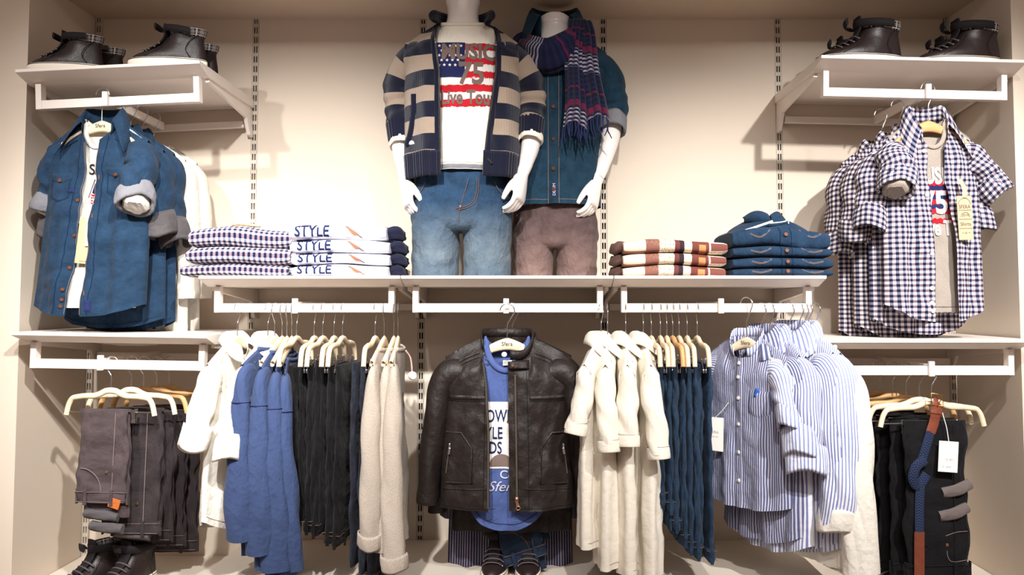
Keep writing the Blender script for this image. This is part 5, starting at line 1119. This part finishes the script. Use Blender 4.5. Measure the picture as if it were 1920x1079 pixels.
# ------------------------------------------------------------------ rails: garments hung edge-on
NTH = ['first', 'second', 'third', 'fourth', 'fifth', 'sixth', 'seventh', 'eighth']
def rail_pos(sh, px, y=YR, h=0.075):
    x = P(px, 576, YR).x; return (x, y, sh.bar(x)+0.0145-h-0.0205+0.0)
GH = 'wooden hangers on the middle rails'
def near_top(sh, px, yaw, h=0.075, **k): pass
# --- left rail: white shirts
WL = [(446, 80, 0.535, 0.0), (503, 82, 0.525, 0.0)]
for k, (px, yw, L, _) in enumerate(WL):
    loc = rail_pos(S_ML, px); rz = math.radians(yw)
    hanger('pale hanger of the %s white shirt from the left, left rail' % NTH[k], loc, rz, 'shirt', GH, half=0.11)
    hung_shirt('white_shirt', ('white shirt with rolled cuff at the far left of the left rail', 'white shirt with rolled cuff directly left of the blue tops')[k], 'shirt', 'white_cloth', (loc[0], loc[1], loc[2]-0.012), rz, 'white shirts on the left rail', 80+k, True, False, L,
               [(0.006, 0.005, -0.11), (0.020, 0.010, -0.155), (0.034, 0.014, -0.205-0.025*k)], True, None, sleeve_r=[(.030, .036), (.030, .034), (.030, .033)], cuff_h=0.058, cuff_t=0.0055, Ws=0.15-0.0*k, Wc=0.155, Wh=0.16, D=0.022, Dh=0.034, tail=0.045, drop=0.06, nw=0.042, nd=0.022, fall=0.032, sb=0.07, hem='ink_grey')
# --- blue long-sleeved tops
BL = [(516, -101, 0.60), (530, -93, 0.63), (539, -85, 0.67), (548, -81, 0.665)]
for k, (px, yw, L) in enumerate(BL):
    loc = rail_pos(S_ML, px); rz = math.radians(yw)
    hanger('pale hanger of the %s royal blue top from the left' % NTH[k], loc, rz, 'shirt', GH, half=0.125)
    lab = ('royal blue long-sleeved top, leftmost of the blue tops', 'royal blue long-sleeved top, second from the left', 'royal blue long-sleeved top, third from the left, hanging lowest', 'royal blue long-sleeved top next to the black jeans')[k]
    T = hung_shirt('blue_top', lab, 'top', 'blue_cloth', (loc[0], loc[1], loc[2]-0.034-0.010*k), rz, 'royal blue tops on the left rail', 84+k, False, False, L-0.04, [(0.006, 0.0, -0.10), (0.014, 0.0, -0.2), (0.016, 0.004*k, -0.36), (0.004, 0.006*k, -L+0.125)], None, sleeve_r=[(.022, .024), (.022, .029), (.024, .037), (.024, .041)], neckrib='blue_cloth', Ws=0.168-0.013*k, Wc=0.165-0.01*k, Wh=0.155, D=0.014, Dh=0.024, drop=0.035, nw=0.088, nd=0.016, nf=0.02, far=False)
    tip = np.array([T.Ws, 0, -T.drop]); mb = MB(); a = np.linspace(0, 2*PI, 24)
    mb.tube(np.stack([tip[0]+0.006+0.0235*np.cos(a), 0.026*np.sin(a), np.full(24, tip[2]-0.105)], -1), 0.0012, 5); mb.build('shoulder_seam', 'ink_navy', T.root)
# --- black jeans on clip hangers
BJ = [(557, 0.45), (590, 0.46), (606, 0.47), (627, 0.49), (643, 0.50)]
for k, (px, L) in enumerate(BJ):
    loc = rail_pos(S_ML, px); rz = math.radians(90+(k % 2)*3-2)
    hanger('pale clip hanger of the %s black jeans from the left, left rail' % NTH[k], loc, rz, 'clip', GH, half=0.145, clips=0.085)
    folded_jeans('black jeans folded on a clip hanger, %s from the left on the left rail' % NTH[k], (loc[0], loc[1], loc[2]-0.082), rz, 'denim_black', 0.20, L, 0.050, 100+k, 'black jeans on the left rail', False, 'stitch', extra=-0.03-0.01*k, layers=3)
# --- dark denim jeans
loc = rail_pos(S_ML, 704); rz = math.radians(88)
hanger('pale clip hanger of the dark denim jeans beside the grey sweatshirts', loc, rz, 'clip', GH, half=0.135, clips=0.085)
folded_jeans('long dark denim jeans hanging left of the grey sweatshirts', (loc[0], loc[1], loc[2]-0.07), rz, 'denim_ink', 0.19, 0.62, 0.062, 110, None, False, 'stitch', extra=-0.02, layers=3)
# --- grey marl sweatshirts
GS = [(721, -90, 0.59), (739, -88, 0.62), (747, -84, 0.645)]
for k, (px, yw, L) in enumerate(GS):
    loc = rail_pos(S_ML, px); rz = math.radians(yw)
    hanger('pale hanger of the %s grey sweatshirt from the left' % NTH[k], loc, rz, 'shirt', GH, half=0.125)
    lab = ('grey marl sweatshirt next to the dark denim jeans', 'grey marl sweatshirt in the middle of the three grey ones', 'grey marl sweatshirt nearest the leather jacket, red striped drawstring')[k]
    T = hung_shirt('grey_sweatshirt', lab, 'sweatshirt', 'grey_marl', (loc[0], loc[1], loc[2]-0.036), rz, 'grey sweatshirts on the left rail', 115+k, False, False, L-0.09, [(0.006, 0.0, -0.10), (0.014, 0.0, -0.2), (0.016, 0.0, -0.38), (0.010+0.01*k, 0.004*k, -L+0.115)], k != 1, None, sleeve_r=[(.022, .022), (.024, .026), (.026, .029), (.026, .030)], cuff_h=0.036, cuff_t=0.004, neckrib='grey_marl', Ws=0.165-0.02*(k == 1), Wc=0.155, Wh=0.15, D=0.014, Dh=0.024, drop=0.035, nw=0.088, nd=0.018, nf=0.02, far=False)
    if k == 2:
        mb = MB(); mb.tube([(0.06, 0.026, -0.005), (0.055, 0.040, -0.03), (0.07, 0.046, -0.08)], [(.0022, .0022)]*3, 8, 14, (1, 0, 0)); mb.build('drawstring', 'cord', T.root); mb = MB(); mb.disc((0.085, 0.045, -0.075), (0.9, 0.4, 0), 0.012, 0.012, 16); mb.build('toggle', 'card_white', T.root)
PZ = [-0.180, -0.222, -0.208, -0.240]; PY = [0.012, -0.010, 0.0, -0.014]
# --- right rail: ivory polos
PO = [(1127, 66, 0.57), (1139, 82, 0.625), (1173, 85, 0.64), (1206, 90, 0.665)]
for k, (px, yw, L) in enumerate(PO):
    loc = rail_pos(S_MR, px); rz = math.radians(yw)
    hanger('pale hanger of the %s ivory polo from the left, right rail' % NTH[k], loc, rz, 'shirt', GH, half=0.105)
    lab = ('ivory polo shirt nearest the leather jacket', 'ivory polo shirt, second from the leather jacket', 'ivory polo shirt, third from the leather jacket', 'ivory polo shirt next to the navy jeans')[k]
    T = hung_shirt('polo_shirt', lab, 'polo shirt', 'ivory_cloth', (loc[0], loc[1], loc[2]-0.012), rz, 'ivory polo shirts on the right rail', 122+k, True, False, L, [(0.012, 0.0, -0.10), (0.024, PY[k]*0.5, -0.14), (0.034, PY[k], PZ[k])], None, sleeve_r=[(.026, .029), (.027, .028), (.028, .030)], Ws=0.145, Wc=0.15, Wh=0.155, D=0.030, Dh=0.036, drop=0.062, nw=0.042, nd=0.026, nf=0.04, sb=0.07, hem='ink_grey', fold=0.008, fall=0.036)
    for sx in (1, -1):
        c = np.array([sx*(T.Ws+0.034), PY[k], -T.drop+PZ[k]]); d = np.array([sx*0.010, PY[k]*0.5, PZ[k]+0.14]); d /= np.linalg.norm(d)
        mb = MB(); mb.tube([c-d*0.020, c-d*0.012, c+d*0.010, c+d*0.012], [(.0285, .0305), (.0298, .0318), (.0298, .0318), (.026, .028)], 24, 10, (0, 1, 0), False); mb.build('sleeve_band', 'ivory_cloth', T.root)
        a = np.linspace(0, 2*PI, 30); u = c-d*0.024; mb = MB(); mb.tube(np.stack([u[0]+0.0290*np.cos(a), u[1]+0.0312*np.sin(a), np.full(30, u[2])], -1), 0.0008, 5); mb.build('sleeve_seam', 'ink_grey', T.root)
# --- navy jeans on clip hangers
NJ = [(1221, 0.385, 0), (1238, 0.41, 0), (1250, 0.46, 0), (1261, 0.50, 1), (1273, 0.52, 0), (1288, 0.535, 0), (1307, 0.545, 0)]
for k, (px, L, am) in enumerate(NJ):
    loc = rail_pos(S_MR, px); rz = math.radians(90-(k % 3)*2+1)
    hanger('pale clip hanger of the %s navy jeans from the left, right rail' % NTH[k] if not am else 'amber clip hanger between the pale ones above the navy jeans', loc, rz, 'clip', GH, half=0.145, clips=0.085, wood='wood2' if am else 'wood')
    folded_jeans('navy jeans folded on a clip hanger, %s from the left on the right rail' % NTH[k], (loc[0], loc[1], loc[2]-0.078), rz, 'denim_navy', 0.20, L, 0.046, 130+k, 'navy jeans on the right rail', False, 'stitch', extra=-0.025+0.01*(k % 3), layers=3)
# --- striped shirts
q = P(1400, 632, YR-0.02); loc = (q.x, YR-0.02, q.z); rz = math.radians(-50)
hanger('pale wooden hanger of the front blue striped shirt, right rail', loc, rz, 'shirt', GH, half=0.105, h=0.095, text=True)
r = thing('striped_shirt', 'blue striped grandad-collar shirt with polo emblem, turned to the left', 'shirt', loc, rz, 'blue striped shirts on the right rail')
ss = Top(r, 'pin_shaded', Ws=0.135, Wc=0.150, Wh=0.150, L=0.485, D=0.036, Dh=0.05, nw=0.05, nd=0.034, nf=0.06, nb=0.0, drop=0.055, tail=0.02, fold=0.005, fk=2.4, wr=0.0025, seed=151); ss.body(50, 50)
ss.collar('pin', 0.026, 0, 0, 155, 0, band=True); ss.strip(-0.09, 0.09, 0.0, 1.0, 'placket', 'pin_shaded', 0.003)
for z in (-0.075, -0.115, -0.175, -0.25, -0.33, -0.41): ss.button(0.0, z, 0.0055, 'button_white', 0.004)
ss.patch(0.035, 0.098, -0.150, -0.225, 'chest_pocket', 'pin_shaded', 0.0028, 10, 10, shape=lambda U, V: (U, V*(1-0.15*np.abs(2*U-1)*(V > 0.5))))
ss.patch(0.052, 0.066, -0.142, -0.168, 'emblem', 'ink_polo', 0.005, 8, 10, shape=lambda U, V: (0.5+(U-0.5)*(0.35+0.6*np.abs(np.sin(V*5)))+0.2*np.sin(V*6), V))
e = ss.sleeve(1, [(-0.006, -0.01, -0.05), (0.014, -0.02, -0.11), (0.026, -0.03, -0.165)], [(.038, .050), (.036, .046), (.032, .042)], mat='pin2', seed=2); ss.roll((e[0], np.array((0.2, -0.25, -0.8)), (.030, .038)), 'pin2', 0.055, 0.007, 1.05)
e = ss.sleeve(-1, [(0.0, 0, -0.05), (0.01, 0, -0.11), (0.014, 0, -0.16)], [(.036, .05), (.034, .046), (.032, .04)], seed=3); ss.roll(e, 'pin2', 0.05, 0.007, 1.05)
swing_tag(r, (-0.075, -0.062, -0.285), 0.058, 0.098, 'card_white', 'brand_tag', 0.03, 0.35, [('SFERA', 0.0, 0.006, 0.011), ('young man', 0.0, -0.008, 0.006)], (-0.03, -0.05, -0.19), 'ink_grey')
ST = [(1427, -62, 0.575, 'striped shirt with rolled cuff directly behind the front striped one', 'pin_shaded'), (1443, -66, 0.60, 'striped shirt with lower rolled cuff, third striped one from the left', 'pin_shaded')]
for k, (px, yw, L, lab, m_) in enumerate(ST):
    loc = rail_pos(S_MR, px); rz = math.radians(yw)
    hanger('pale hanger hidden in the %s striped shirt, right rail' % NTH[k+1], loc, rz, 'shirt', GH, half=0.115)
    T = hung_shirt('striped_shirt', 'blue '+lab, 'shirt', 'pin_shaded' if k == 0 else 'pin', (loc[0], loc[1], loc[2]+0.01), rz, 'blue striped shirts on the right rail', 154+k, True, False, L+0.02, [(0.0, -0.01, -0.06), (0.018, -0.02, -0.15), (0.030, -0.03, -0.235-0.045*k)], True, 'pin2', sleeve_r=[(.038, .052), (.040, .050), (.038, .046)], cuff_h=0.07, Ws=0.145, Wc=0.155, Wh=0.16, D=0.034, Dh=0.05, tail=0.04, drop=0.06, nw=0.048, nd=0.032, fall=0.05)
ST2 = [(1479, -60, 0.62, 'big blue striped shirt, fourth striped one from the left'), (1497, -64, 0.63, 'blue striped shirt with white turned-back cuff, next to white shirts')]
for k, (px, yw, L, lab) in enumerate(ST2):
    loc = rail_pos(S_MR, px); rz = math.radians(yw)
    hanger('pale hanger hidden in the %s striped shirt, right rail' % NTH[k+3], loc, rz, 'shirt', GH, half=0.125)
    T = hung_shirt('striped_shirt', lab, 'shirt', 'pin2' if k else 'pin', (loc[0], loc[1], loc[2]+0.02), rz, 'blue striped shirts on the right rail', 158+k, True, False, L, [(0.0, -0.005, -0.06), (0.018, -0.01, -0.2), (0.022, -0.015, -0.36), (0.010, -0.03, -0.475)], None, sleeve_r=[(.040, .054), (.040, .054), (.040, .052), (.038, .050)], Ws=0.155, Wc=0.165, Wh=0.165, D=0.036, Dh=0.05, tail=0.04, drop=0.06, nw=0.052, nd=0.036, fall=0.055, far=(k == 0))
    if k:
        c = np.array([T.Ws+0.010, -0.03, -T.drop-0.455]); d = np.array([-0.08, -0.1, -0.9]); T.roll((c, d, (.040, .052)), 'white_cloth', 0.055, 0.004, 1.04); T.button(0.12, -0.2, 0.004, 'button_white')
WR = [(1507, -68, 0.66), (1514, -70, 0.665), (1529, -72, 0.665)]
for k, (px, yw, L) in enumerate(WR):
    loc = rail_pos(S_MR, px); rz = math.radians(yw)
    hanger('pale hanger of the %s white shirt from the right end, right rail' % NTH[2-k], loc, rz, 'shirt', GH, half=0.135)
    hung_shirt('white_shirt', ('white shirt wedged between striped shirts and the other whites', 'white shirt, second from the right end of the right rail', 'white long-sleeved shirt at the right end of the right rail')[k], 'shirt', 'white_cloth', (loc[0], loc[1], loc[2]-0.03), rz, 'white shirts on the right rail', 164+k, False, False, L-0.06, [(0.0, 0.0, -0.06), (0.016, 0.0, -0.2), (0.026, 0.0, -0.38), (0.040, -0.0, -0.555)], None, sleeve_r=[(.034, .048), (.034, .046), (.032, .042), (.030, .042)], neckrib='white_cloth', Ws=0.15, Wc=0.155, Wh=0.155, D=0.026, Dh=0.035, drop=0.045, nw=0.082, nd=0.024, nf=0.02, far=False)

# ------------------------------------------------------------------ lower left: brown-grey jeans on clip hangers
q = P(208, 727, YD); LB = (q.x, YD, q.z)
ys = [YD, -0.335, -0.285, -0.225, -0.165]
for k, y in enumerate(ys):
    loc = (LB[0]+0.012*k*(k > 0)+0.02*(k > 0), y, LB[2]-0.004*k); rz = math.radians(-6+2*k)
    hanger(('pale clip hanger holding the front brown-grey jeans, lower left', 'pale clip hanger second from the front, lower left', 'clip hanger third from the front, lower left', 'clip hanger fourth from the front, lower left', 'amber clip hanger nearest the wall, lower left')[k], loc, rz, 'clip', 'clip hangers on the lower left arm', h=0.070, half=0.138, clips=0.075, wood='wood' if k < 2 else 'wood2', flip=-1)
    lab = ('front brown-grey jeans folded waistband-down with orange patch, lower left', 'second brown-grey jeans on the lower left arm, rolled cuffs', 'third brown-grey jeans on the lower left arm', 'fourth brown-grey jeans on the lower left arm', 'rearmost brown-grey jeans on the lower left arm, nearest the wall')[k]
    folded_jeans(lab, (loc[0]-0.012+0.028*(k > 0), loc[1], loc[2]-0.062), rz, 'denim_mole' if k == 0 else 'denim_brown', 0.150 if k == 0 else 0.17, 0.265 if k == 0 else 0.335+0.03*k, 0.034, 170+k, 'brown-grey jeans on the lower left arm', True, 'stitch_grey', cuffs=(2 if k == 0 else (1 if k == 1 else 0)), extra=0.05 if k == 0 else 0.015, patch=(k == 0))

# ------------------------------------------------------------------ lower right: black jeans and belt
q = P(1747, 748, YD); LBk = (q.x, YD, q.z)
ys = [YD, -0.345, -0.29, -0.23, -0.17]
for k, y in enumerate(ys):
    loc = (LBk[0]-0.014*k, y, LBk[2]+0.000*k); rz = math.radians(4-2*k)
    hanger(('pale clip hanger holding the front black jeans, lower right', 'pale clip hanger second from the front, lower right', 'clip hanger third from the front, lower right', 'clip hanger fourth from the front, lower right', 'amber clip hanger nearest the wall, lower right')[k], loc, rz, 'clip', 'clip hangers on the lower right arm', h=0.076, half=0.158 if k < 2 else 0.15, clips=0.085, wood='wood' if k < 2 else 'wood2', flip=1)
    lab = ('front black jeans with grey turn-ups behind the blue belt', 'second black jeans on the lower right arm', 'third black jeans on the lower right arm', 'fourth black jeans on the lower right arm', 'rearmost black jeans on the lower right arm, nearest the wall')[k]
    rj = folded_jeans(lab, (loc[0]-0.0, loc[1], loc[2]-0.062), rz, 'denim_black', 0.185 if k == 0 else 0.20, 0.44+0.01*k, 0.04, 180+k, 'black jeans on the lower right arm', True, 'stitch_black', cuffs=0, extra=0.0)
    if k == 0:
        for (cx, cz) in ((0.062, -0.195), (0.052, -0.262)):
            mb = MB(); mb.tube([(cx-0.050, -0.020, cz-0.012), (cx, -0.022, cz-0.002), (cx+0.038, -0.016, cz+0.010)], [(.015, .009), (.017, .010), (.016, .010)], 14, 16, (0, 1, 0), True, lambda th, l: 0.1*np.sin(3*th+6*l)); mb.build('turn_up', 'turn_up', rj)
        mb = MB(); mb.tube([(0.02, -0.021, -0.33), (0.05, -0.0225, -0.32), (0.085, -0.021, -0.318)], 0.001, 5, 12); mb.tube([(0.02, -0.021, -0.34), (0.03, -0.021, -0.40), (0.085, -0.021, -0.40)], 0.001, 5, 12); mb.build('back_pocket_seam', 'stitch_grey', rj)
# braided belt looped over the hanger
q = P(1757, 752, YD-0.03); rb = thing('braided_belt', 'blue braided belt with tan leather tip knotted over the black jeans', 'belt', q)
def relb(px, py, dy=0.0): a = P(px, py, YD-0.03+dy); return (a.x-q.x, dy, a.z-q.z)
def strap(pts, w, th, name, mat, ref=(0, 1, 0), m=24):
    mb = MB(); mb.tube(pts, [(w/2, th/2)]*len(pts), 16, m, ref); return mb.build(name, mat, rb)
strap([relb(1757, 752, 0.03), relb(1757, 757, -0.002), relb(1752, 790), relb(1745, 812)], 0.029, 0.006, 'leather_end', 'tan_leather')
strap([relb(1757, 764, -0.004), relb(1756, 776, -0.005)], 0.034, 0.006, 'keeper', 'tan_leather', m=4)
strap([relb(1745, 810), relb(1736, 840), relb(1726, 872, 0.002)], 0.027, 0.006, 'braided_strap', 'belt')
strap([relb(1735, 862, -0.010), relb(1718, 876, -0.014), relb(1712, 898, -0.010), relb(1722, 912, 0.0), relb(1738, 890, 0.004)], 0.030, 0.010, 'knot', 'belt', m=30)
strap([relb(1726, 905), relb(1724, 950), relb(1724, 1000)], 0.027, 0.006, 'braided_strap', 'belt')
strap([relb(1724, 998), relb(1724, 1040), relb(1724, 1085)], 0.030, 0.006, 'leather_tip', 'tan_leather')
mb = MB(); c = np.array(relb(1757, 752, -0.006)); c2 = np.array(relb(1760, 740, 0.0)); W_ = 0.017
mb.tube([c+np.array((-W_, 0, -0.012)), c+np.array((-W_, -.002, 0.022)), c+np.array((W_, 0, 0.016)), c+np.array((W_, 0, -0.016)), c+np.array((-W_, 0, -0.012))], 0.0018, 6); mb.tube([c+np.array((0.0, -0.003, -0.016)), c+np.array((0.014, -0.006, 0.018))], 0.0016, 6); mb.build('buckle', 'brass', rb)
swing_tag(rb, relb(1778, 857, -0.012), 0.056, 0.088, 'card_white', 'price_tag', 0.07, 0, [('. . . . . .', 0.0, 0.020, 0.010), ('35 80', 0.002, -0.008, 0.010), ('P  499', -0.004, -0.030, 0.010)], relb(1766, 772, -0.004), 'ink_grey')

# ------------------------------------------------------------------ stacks on the middle shelf
def stack_at(px, y): return P(px, 516, y).x
YS = -0.305
zs = S_ML.z(0)
xs = stack_at(470, YS); z = zs
for k, (h, w, dx) in enumerate(((0.038, 0.315, -0.006), (0.054, 0.305, 0.004), (0.062, 0.300, 0.008))):
    r, fr = folded(('bottom', 'middle', 'top')[k]+' folded gingham shirt of the stack at far left of the middle shelf', 'shirt', 'folded_gingham_shirt', (xs+dx, YS, z), w, 0.24, h, 'gingham', 200+k, 'folded gingham shirts', sag=0.012 if k == 2 else 0.006); z += h*0.94
    mb = MB(); mb.tube([(w/2-0.01, -0.085, h*0.35), (w/2+0.012, -0.08, h*0.4), (w/2+0.016, -0.02, h*0.4)], [(h*0.25, .018), (h*0.32, .022), (h*0.25, .02)], 14, 14, (0, 1, 0), True, lambda th, l: 0.2*np.sin(3*th+9*l)); mb.build('tucked_sleeve', 'gingham2', r)
    if k == 2:
        mb = MB(); mb.tube([(-0.05, -0.08, h*0.98), (-0.02, -0.085, h*1.12), (0.02, -0.08, h*1.06), (0.045, -0.075, h*1.0)], [(.004, .010), (.006, .012), (.005, .012), (.003, .010)], 10, 16, (0, 1, 0)); mb.build('paper_tag', 'card_tan', r)
xs = stack_at(653, YS); z = zs
for k, (h, w, dx) in enumerate(((0.036, 0.282, 0.002), (0.036, 0.286, 0.003), (0.041, 0.290, 0.0), (0.047, 0.284, -0.006))):
    r, fr = folded(('bottom', 'second', 'third', 'top')[k]+' folded white tee with STYLE lettering, counted from the shelf', 'tee', 'folded_tee', (xs+dx, YS, z), w, 0.24, h, 'tee_pale', 210+k, 'folded white tees', sag=0.006)
    V, F = text_mesh('STYLE', h*1.02, 0.02, 0, 1.0); V = V*np.array([0.100/np.ptp(V[:, 0]), 1.0]); mb = MB(); mb.add(fr(V[:, 0]-0.074, V[:, 1]+h*0.53, 0.0016), F); mb.build('lettering', 'ink_navy', r, False)
    U, Vv = np.meshgrid(np.linspace(0, 1, 14), np.linspace(0, 1, 6)); X = 0.025+0.046*U; Z = h*0.90-h*0.85*U*0.8-h*0.30*Vv*np.sin(np.clip(U*1.15, 0, 1)*PI)+0.0; mb = MB(); mb.grid(fr(X, np.clip(Z, 0.003, h), 0.0014)); mb.build('printed_figure', 'ink_rust', r)
    X = 0.023+0.050*U; Z = h*0.86-h*0.85*U*0.85-h*0.08*Vv; mb = MB(); mb.grid(fr(X, np.clip(Z, 0.002, h), 0.0018)); mb.build('printed_outline', 'ink_taupe', r)
    mb = MB(); mb.tube([(w/2-0.012, -0.07, h*0.45), (w/2+0.014, -0.06, h*0.5), (w/2+0.028, -0.03, h*0.35), (w/2+0.01, 0.02, h*0.4)], [(h*0.35, .02), (h*0.42, .024), (h*0.3, .02), (h*0.25, .02)], 16, 18, (0, 1, 0), True, lambda th, l: 0.22*np.sin(3*th+11*l)); mb.build('tucked_sleeve', 'navy_cloth', r)
    z += h*0.95
xs = stack_at(1252, YS); z = zs
for k, (h, w) in enumerate(((0.034, 0.300), (0.038, 0.302), (0.042, 0.304))):
    r, fr = folded(('bottom', 'middle', 'top')[k]+' folded brown printed tee of its stack', 'tee', 'folded_printed_tee', (xs+0.002*k, YS, z), w, 0.24, h, 'collage', 220+k, 'folded brown printed tees', sag=0.008)
    mb = MB(); mb.tube([(-w/2+0.012, -0.06, h*0.5), (-w/2-0.008, -0.06, h*0.4), (-w/2-0.014, -0.02, h*0.3), (-w/2+0.01, 0.02, h*0.4)], [(h*0.35, .02), (h*0.4, .02), (h*0.3, .02), (h*0.25, .02)], 14, 16, (0, 1, 0), True, lambda th, l: 0.2*np.sin(3*th+9*l)); mb.build('tucked_sleeve', 'cocoa', r); z += h*0.95
xs = stack_at(1444, YS); z = zs
for k, (h, w, dx) in enumerate(((0.024, 0.292, 0.002), (0.034, 0.292, 0.002), (0.034, 0.288, 0.0), (0.062, 0.284, -0.002))):
    r, fr = folded(('bottom', 'second', 'third', 'top')[k]+' folded denim shirt of its stack'+(', collar standing up' if k == 3 else ', counted from the shelf'), 'shirt', 'folded_denim_shirt', (xs+dx, YS, z), w, 0.25, h, 'denim_shirt', 230+k, 'folded denim shirts', sag=0.016 if k == 3 else 0.004)
    zz = np.linspace(h*0.04, h*0.96, 14)
    for x in (-0.004, 0.028): mb = MB(); mb.tube(fr(np.full(14, x), zz, 0.001), 0.0010, 5); mb.build('placket_stitch', 'stitch_blue', r)
    p = fr(np.array([0.012]), np.array([h*0.55]), 0.0)[0]; mb = MB(); mb.disc(p, (0, -1, 0.2), 0.0066, 0.004); mb.build('button', 'button', r)
    for sg in (-1, 1):
        X = np.array([0.045, 0.075, 0.105])*sg+0.012; Z = np.array([h*0.8, h*0.45, h*0.6]); mb = MB(); mb.tube(cr(fr(X, Z, 0.001), 16), 0.0010, 5); mb.tube(cr(fr(X, Z-0.003, 0.001), 16), 0.0008, 5); mb.build('pocket_stitch', 'stitch_grey', r)
    if k == 3:
        # raised yoke mound and standing collar
        mb = MB(); th = np.linspace(0, 2*PI, 37); rows = []
        for a, zz_, sy in ((1.0, h*0.55, 1.0), (0.93, h*0.85, 0.95), (0.72, h*1.15, 0.8), (0.45, h*1.42, 0.6), (0.30, h*1.52, 0.45)):
            rows.append(np.stack([0.130*a*np.cos(th)-0.004, 0.100*sy*np.sin(th)-0.005, np.full(37, zz_)+0.004*np.sin(3*th)], -1))
        mb.grid(cr(np.array(rows).reshape(5, -1), 18).reshape(18, 37, 3)); mb.build('yoke', 'denim_shirt', r)
        for sg in (-1, 1):
            U, Vv = np.meshgrid(np.linspace(0, 1, 16), np.linspace(0, 1, 8))
            X = -0.018+sg*(0.003+0.060*U); Y = -0.062+0.055*U**1.5-0.012*np.sin(Vv*PI)-0.012*(1-Vv); Z = h*1.10+(0.030+0.018*np.sin(U*PI*0.9))*(Vv)+0.012*(1-Vv)*U - 0.010*U*Vv
            mb = MB(); mb.grid(np.stack([X, Y, Z], -1)); o = mb.build('collar', 'denim_shirt', r); md = o.modifiers.new('solid', 'SOLIDIFY'); md.thickness = 0.003
        mb = MB(); mb.disc((-0.018, -0.084, h*1.16), (0, -1, 0.3), 0.0066, 0.004); mb.build('button', 'button', r)
        mb = MB(); mb.box((-0.062, -0.112, h*0.98), (0.085, 0.0015, 0.006), Matrix.Rotation(-0.33, 4, 'Y')); mb.build('price_tag', 'card_white', r, False)
        mb = MB(); mb.tube([(-0.03, -0.112, h*1.10), (0.01, -0.105, h*1.18), (0.028, -0.095, h*1.26), (0.032, -0.09, h*1.12)], 0.0016, 6, 16); mb.build('tag_string', 'card_white', r)
    z += h*0.94
